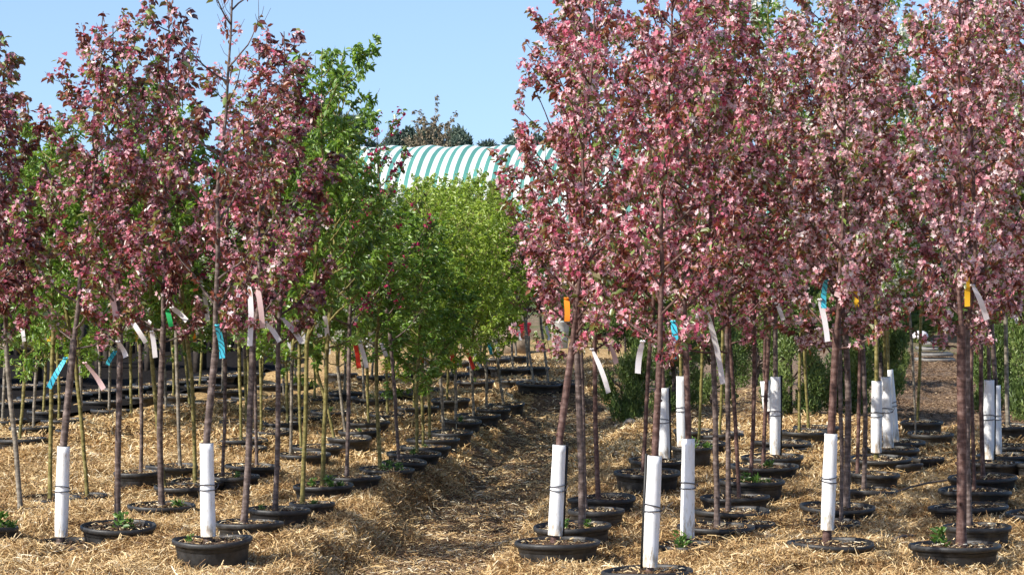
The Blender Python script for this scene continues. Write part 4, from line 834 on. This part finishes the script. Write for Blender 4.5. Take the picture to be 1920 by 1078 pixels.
for k in range(26):
    left_ = k >= 14; x_ = (1090+k*66+(k % 3)*14) if not left_ else (-30+(k-14)*48)
    y_ = 640-(k % 4)*9; c_ = unproj(x_, y_, -.08)
    o_ = tag(ob('shrub', None, None, (c_.x, c_.y, -.1)), 'low green shrub in the far rows '+('behind the junipers' if not left_ else 'behind the dark fence'), 'shrub', 'low shrubs in the far rows'+(' behind the fence' if left_ else ''))
    s_ = 1.5+.3*(k % 3); ob('foliage', JU[k % 3], o_, (0, 0, .02), (0, 0, k*1.1), (s_, s_, 1.15+.25*(k % 4))); ob('trunk', stem_mesh(1.2, .03, 6, .4, k), o_)
# grey slabs at the end of the lane
def slabs():
    c = unproj(1752, 668, 0); g = -.1
    o = tag(ob('slab_stack', None, None, (c.x, c.y, g)), 'low stack of pale grey boards at the far end of the dirt lane', 'stack')
    for i in range(4):
        b = Buf(); b.box((.05*(i % 2)-.03*i, .02*i, .05+i*.085), (.60-.11*i, .42, .045), .05*(i % 3-1)); ob('slab', b.mesh('slab', M['slab']), o)
    b = Buf()
    for x in (-.3, 0, .3): b.box((x, 0, .011), (.09, .45, .02))
    ob('bearer', b.mesh('bearer', M['wood_old']), o)
    b = Buf(); b.lathe([(0, .52), (.05, .515), (.10, .49), (.13, .45), (.12, .41), (.09, .39), (0, .385)], 16)
    sk = tag(ob('white_sack', b.mesh('white_sack', M['tag_white'], True), None, (c.x-.22, c.y, g-.02)), 'white sack standing on the grey boards at the end of the lane', 'sack')
slabs()
# crates far up the left bed
def crates():
    c = unproj(968, 664, .0); Y = c.y; g = float(height(np.array([c.x]), np.array([c.y]), False)[0])
    s = Y/FPX; b = Buf(); W = 47*s; H = 30*s
    for sy in (-.2, .2): b.box((0, sy, H/2), (W, .02, H))
    for sx in (-1, 1): b.box((sx*(W/2+.0115), 0, H/2), (.02, .38, H))
    b.box((0, 0, .012), (W-.01, .376, .02))
    o = tag(ob('planter_box', None, None, (c.x, Y, g)), 'weathered grey wooden box under the red trays', 'box'); ob('wall', b.mesh('wall', M['wood_old']), o)
    b = Buf(); b.box((0, 0, H+.012), (W*1.03, .45, .02)); ob('lid', b.mesh('lid', M['wood_old']), o)
    for i in range(4):
        bb = Buf(); w2, d2, h2 = .28, .3, .042; z = H+.025+i*.052; px = .07+(.012 if i % 2 else -.01)
        bb.box((px, 0, z+.004), (w2, d2, .008))
        for sy in (-1, 1): bb.box((px, sy*(d2/2), z+h2/2), (w2+.02, .010, h2))
        for sx in (-1, 1): bb.box((px+sx*(w2/2), 0, z+h2/2), (.010, d2-.012, h2-.004))
        bb.box((px, -d2/2-.008, z+h2-.004), (w2+.04, .012, .008))
        tag(ob('red_tray', bb.mesh('red_tray', M['red_plastic']), None, (c.x, Y, g)), 'red plastic tray, %s of the stack on the grey box' % ('lowest', 'second from below', 'second from the top', 'topmost')[i], 'tray', 'red trays stacked on the grey box')
    c = unproj(1050, 656, 0); g = float(height(np.array([c.x]), np.array([c.y]), False)[0]); b = Buf()
    b.lathe([(0, 0), (.115, 0), (.125, .02), (.13, .12), (.137, .13), (.135, .15), (.137, .27), (.145, .28), (.142, .30), (.145, .42), (.15, .43), (.15, .445), (.135, .445), (.13, .40), (0, .40)], 24)
    tag(ob('grey_bucket', b.mesh('grey_bucket', M['grey_plastic'], True), None, (c.x, c.y, g)), 'tall ribbed grey bucket behind the leaning trunk near the far end of the path', 'bucket')
crates()
# benches at the back left
def bench(px, py, w, label):
    c = unproj(px, py, 0); o = tag(ob('timber_bench', None, None, (c.x, c.y, 0)), label, 'bench', 'timber benches at the back left'); h = .6
    b = Buf()
    for i in range(7): b.box((0, -.36+i*.12, h), (w, .10, .035))
    ob('bench_top', b.mesh('bench_top', M['wood_old']), o)
    b = Buf(); b.box((0, -.44, h-.03), (w+.04, .03, .11)); b.box((0, .44, h-.03), (w+.04, .03, .11)); ob('apron', b.mesh('apron', M['wood_old']), o)
    for sx in (-1, -.33, .33, 1):
        for sy in (-.38, .38):
            b = Buf(); b.box((sx*(w/2-.08), sy, (h-.02)/2-.05), (.09, .09, h+.02)); ob('leg', b.mesh('leg', M['wood_dark']), o)
bench(20, 728, 1.9, 'weathered timber bench by the left edge in the shade'); bench(330, 700, 2.2, 'long timber bench in the shade behind the slim trees')
def fence():
    a = Vector((-11.5, 39.5, 0)); b_ = Vector((-3.9, 41.5, 0)); d = b_-a; L = d.length; rz = math.atan2(d.y, d.x)
    o = tag(ob('timber_fence', None, None, a, (0, 0, rz)), 'dark timber board fence behind the benches at the back left', 'fence')
    b = Buf(); n = int(L/.14)
    for i in range(n): b.box((i*.14+.07, 0, .45), (.118, .02, .9+.02*math.sin(i*1.7)))
    ob('board_panel', b.mesh('board_panel', M['wood_dark']), o)
    b = Buf(); b.box((L/2, .03, .75), (L, .035, .07)); b.box((L/2, .03, .2), (L, .035, .07)); ob('rail', b.mesh('rail', M['wood_dark']), o)
    for i in range(5):
        b = Buf(); b.box((i*L/4, .09, .5), (.09, .08, 1.05)); ob('post', b.mesh('post', M['wood_dark']), o)
fence()

# ------------------------------------------------------------------ striped shade house
def hoop_house():
    Y = 82; ang = math.radians(-10); R = 3.7; Lh = 16.0; top = EYE+(390-271)*Y/FPX
    pL = unproj_y(668, 285, Y+3)
    o = tag(ob('striped_greenhouse', None, None, (pL.x, Y+3, 0), (0, 0, ang)), 'long barrel roofed shade house under green and white striped fabric, beyond the trees', 'greenhouse')
    wall = top-.62*R if False else top-2.55; k = 30; nx_ = 120; V = []
    a = np.linspace(0, math.pi, k); xs = np.linspace(0, Lh, nx_)
    prof = [(-R, 0.0)]+[(-R*math.cos(t), wall+2.55*math.sin(t)**.9) for t in a]+[(R, 0.)]
    prof = np.array(prof); m = len(prof)
    sag = .035*np.cos(xs/1.22*2*math.pi)
    V = np.array([[x, p[0], p[1]*(1 if p[1] < wall else 1)+(sg if p[1] > .1 else 0)] for x, sg in zip(xs, sag) for p in prof])
    Q = np.array([[i*m+j, (i+1)*m+j, (i+1)*m+j+1, i*m+j+1] for i in range(nx_-1) for j in range(m-1)])
    ob('cover', mesh_from('cover', V, Q, M['striped'], None, True), o)
    # rounded gable end in the same cloth
    for xe in (0, Lh):
        Ve = []; rings = 7
        for q in range(rings):
            f = 1-q/(rings-1); bul = (1-f**2)*.7*(1 if xe else -1)
            Ve += [[xe+bul, p[0]*f, (p[1])*f+(1-f)*0] for p in prof]
        Ve = np.array(Ve); Qe = np.array([[i*m+j, i*m+j+1, (i+1)*m+j+1, (i+1)*m+j] for i in range(rings-1) for j in range(m-1)])
        ob('end_wall', mesh_from('end_wall', Ve, Qe, M['striped'], None, True), o)
    for x in np.arange(.0, Lh+.1, 1.22*2):
        b = Buf(); b.tube([[x, p[0]*.985, p[1]*.985] for p in prof], .03, 6); ob('hoop', b.mesh('hoop', M['pole'], True), o)
hoop_house()

# ------------------------------------------------------------------ far trees
PI_ = [bush_mesh(600+i, 14000, 1.5, 1.5, 4.2, .17, .3, 'pine', 44, 1.0, .17, .5) for i in range(3)]
def pine(px, topy, Y, w, v, label):
    q = unproj_y(px, topy, Y); o = tag(ob('pine_tree', None, None, (q.x, Y, 0)), label, 'tree', 'dark pines behind the striped shade house'); H = q.z
    s = w*Y/FPX/1.9
    ob('crown', PI_[v], o, (0, 0, 0), (0, 0, px), (s, s, H/5.5)); ob('trunk', stem_mesh(H*.95, .12, 10, .8, int(px), 'bark_grey'), o)
for k, (px, ty, Y, w_, l) in enumerate([(655, 200, 104, 90, 'dark pine showing past the tall green trees'), (705, 262, 112, 55, 'low dark pine left of the others'), (765, 232, 108, 85, 'rounded pine over the left of the striped roof'), (830, 226, 110, 95, 'pine behind the brownish bare tree'),
        (885, 244, 107, 90, 'pine right of the bare tree'), (940, 250, 112, 80, 'low pine over the middle of the striped roof'), (985, 240, 106, 80, 'pine by the right pink trees'), (1060, 235, 110, 100, 'pine hidden mostly behind the right pink trees')]): pine(px, ty, Y, w_, k % 3, l)
def bare_tree():
    cr = gen_crown(777, Hc=3.4, R=.85, nb=34, dens=.6, bloom=0, leaves_per=3, leafmat='bare_twig', barkmat='bark_grey', leafsize=.10, leader_r=.04)
    for px, ty, Y, s, l in ((815, 218, 96, 1.15, 'brownish budding tree rising above the striped roof'), (775, 262, 97, .9, 'smaller brown budding tree left of the tall one over the roof')):
        q = unproj_y(px, ty, Y); o = tag(ob('budding_tree', None, None, (q.x, Y, 0)), l, 'tree'); z0 = q.z-3.4*s
        b = Buf(); b.tube([[0, 0, -.1], [.03, 0, z0*.5], [0, 0, z0]], [.07, .055, .042*s], 8); ob('trunk', b.mesh('trunk', M['bark_grey'], True), o)
        ob('limbs', cr['wood'], o, (0, 0, z0), (0, 0, px), (s, s, s)); ob('crown', cr['crown'], o, (0, 0, z0), (0, 0, px), (s, s, s))
bare_tree()
# distant wood along the horizon
def woods():
    rng = np.random.default_rng(31); Vs = []; Qs = []; ts = []; o = 0
    for i in range(70):
        x = -60+i*1.75+rng.uniform(-.6, .6); Y = rng.uniform(135, 160); h = rng.uniform(2.6, 4.4); r = rng.uniform(1.5, 2.6); n = 900
        P = unit(rng.normal(size=(n, 3)))*rng.random((n, 1))**.4*np.array([r, r, h*.55])+np.array([x, Y, h*.5]); P[:, 2] = np.abs(P[:, 2])
        V, Q = leaf_arrays(P, unit(rng.normal(size=(n, 3))+np.array([0, 0, .4])), rng.uniform(.3, .6, n), rng, .6)
        Vs.append(V); Qs.append(Q+o); o += len(V); ts.append(np.repeat(np.clip(rng.normal(.5, .15, n)+rng.normal(0, .15), 0, 1), 6))
    tag(ob('distant_wood', mesh_from('distant_wood', np.vstack(Vs), np.vstack(Qs), M['far_green'], np.concatenate(ts))), 'hazy line of trees far behind the nursery', 'wood', kind='stuff')
woods()
def pole():
    q = unproj_y(186, 178, 60); b = Buf()
    b.tube([[0, 0, 0], [0, 0, q.z*.5], [0, 0, q.z-.3], [-.06, 0, q.z-.08], [-.18, 0, q.z]], [.10, .09, .075, .07, .06], 12, True)
    o = tag(ob('light_pole', b.mesh('light_pole', M['pole'], True), None, (q.x, 60, 0)), 'pale grey pole showing through the leftmost pink crown', 'pole')
pole()
print('objects', len(bpy.data.objects))
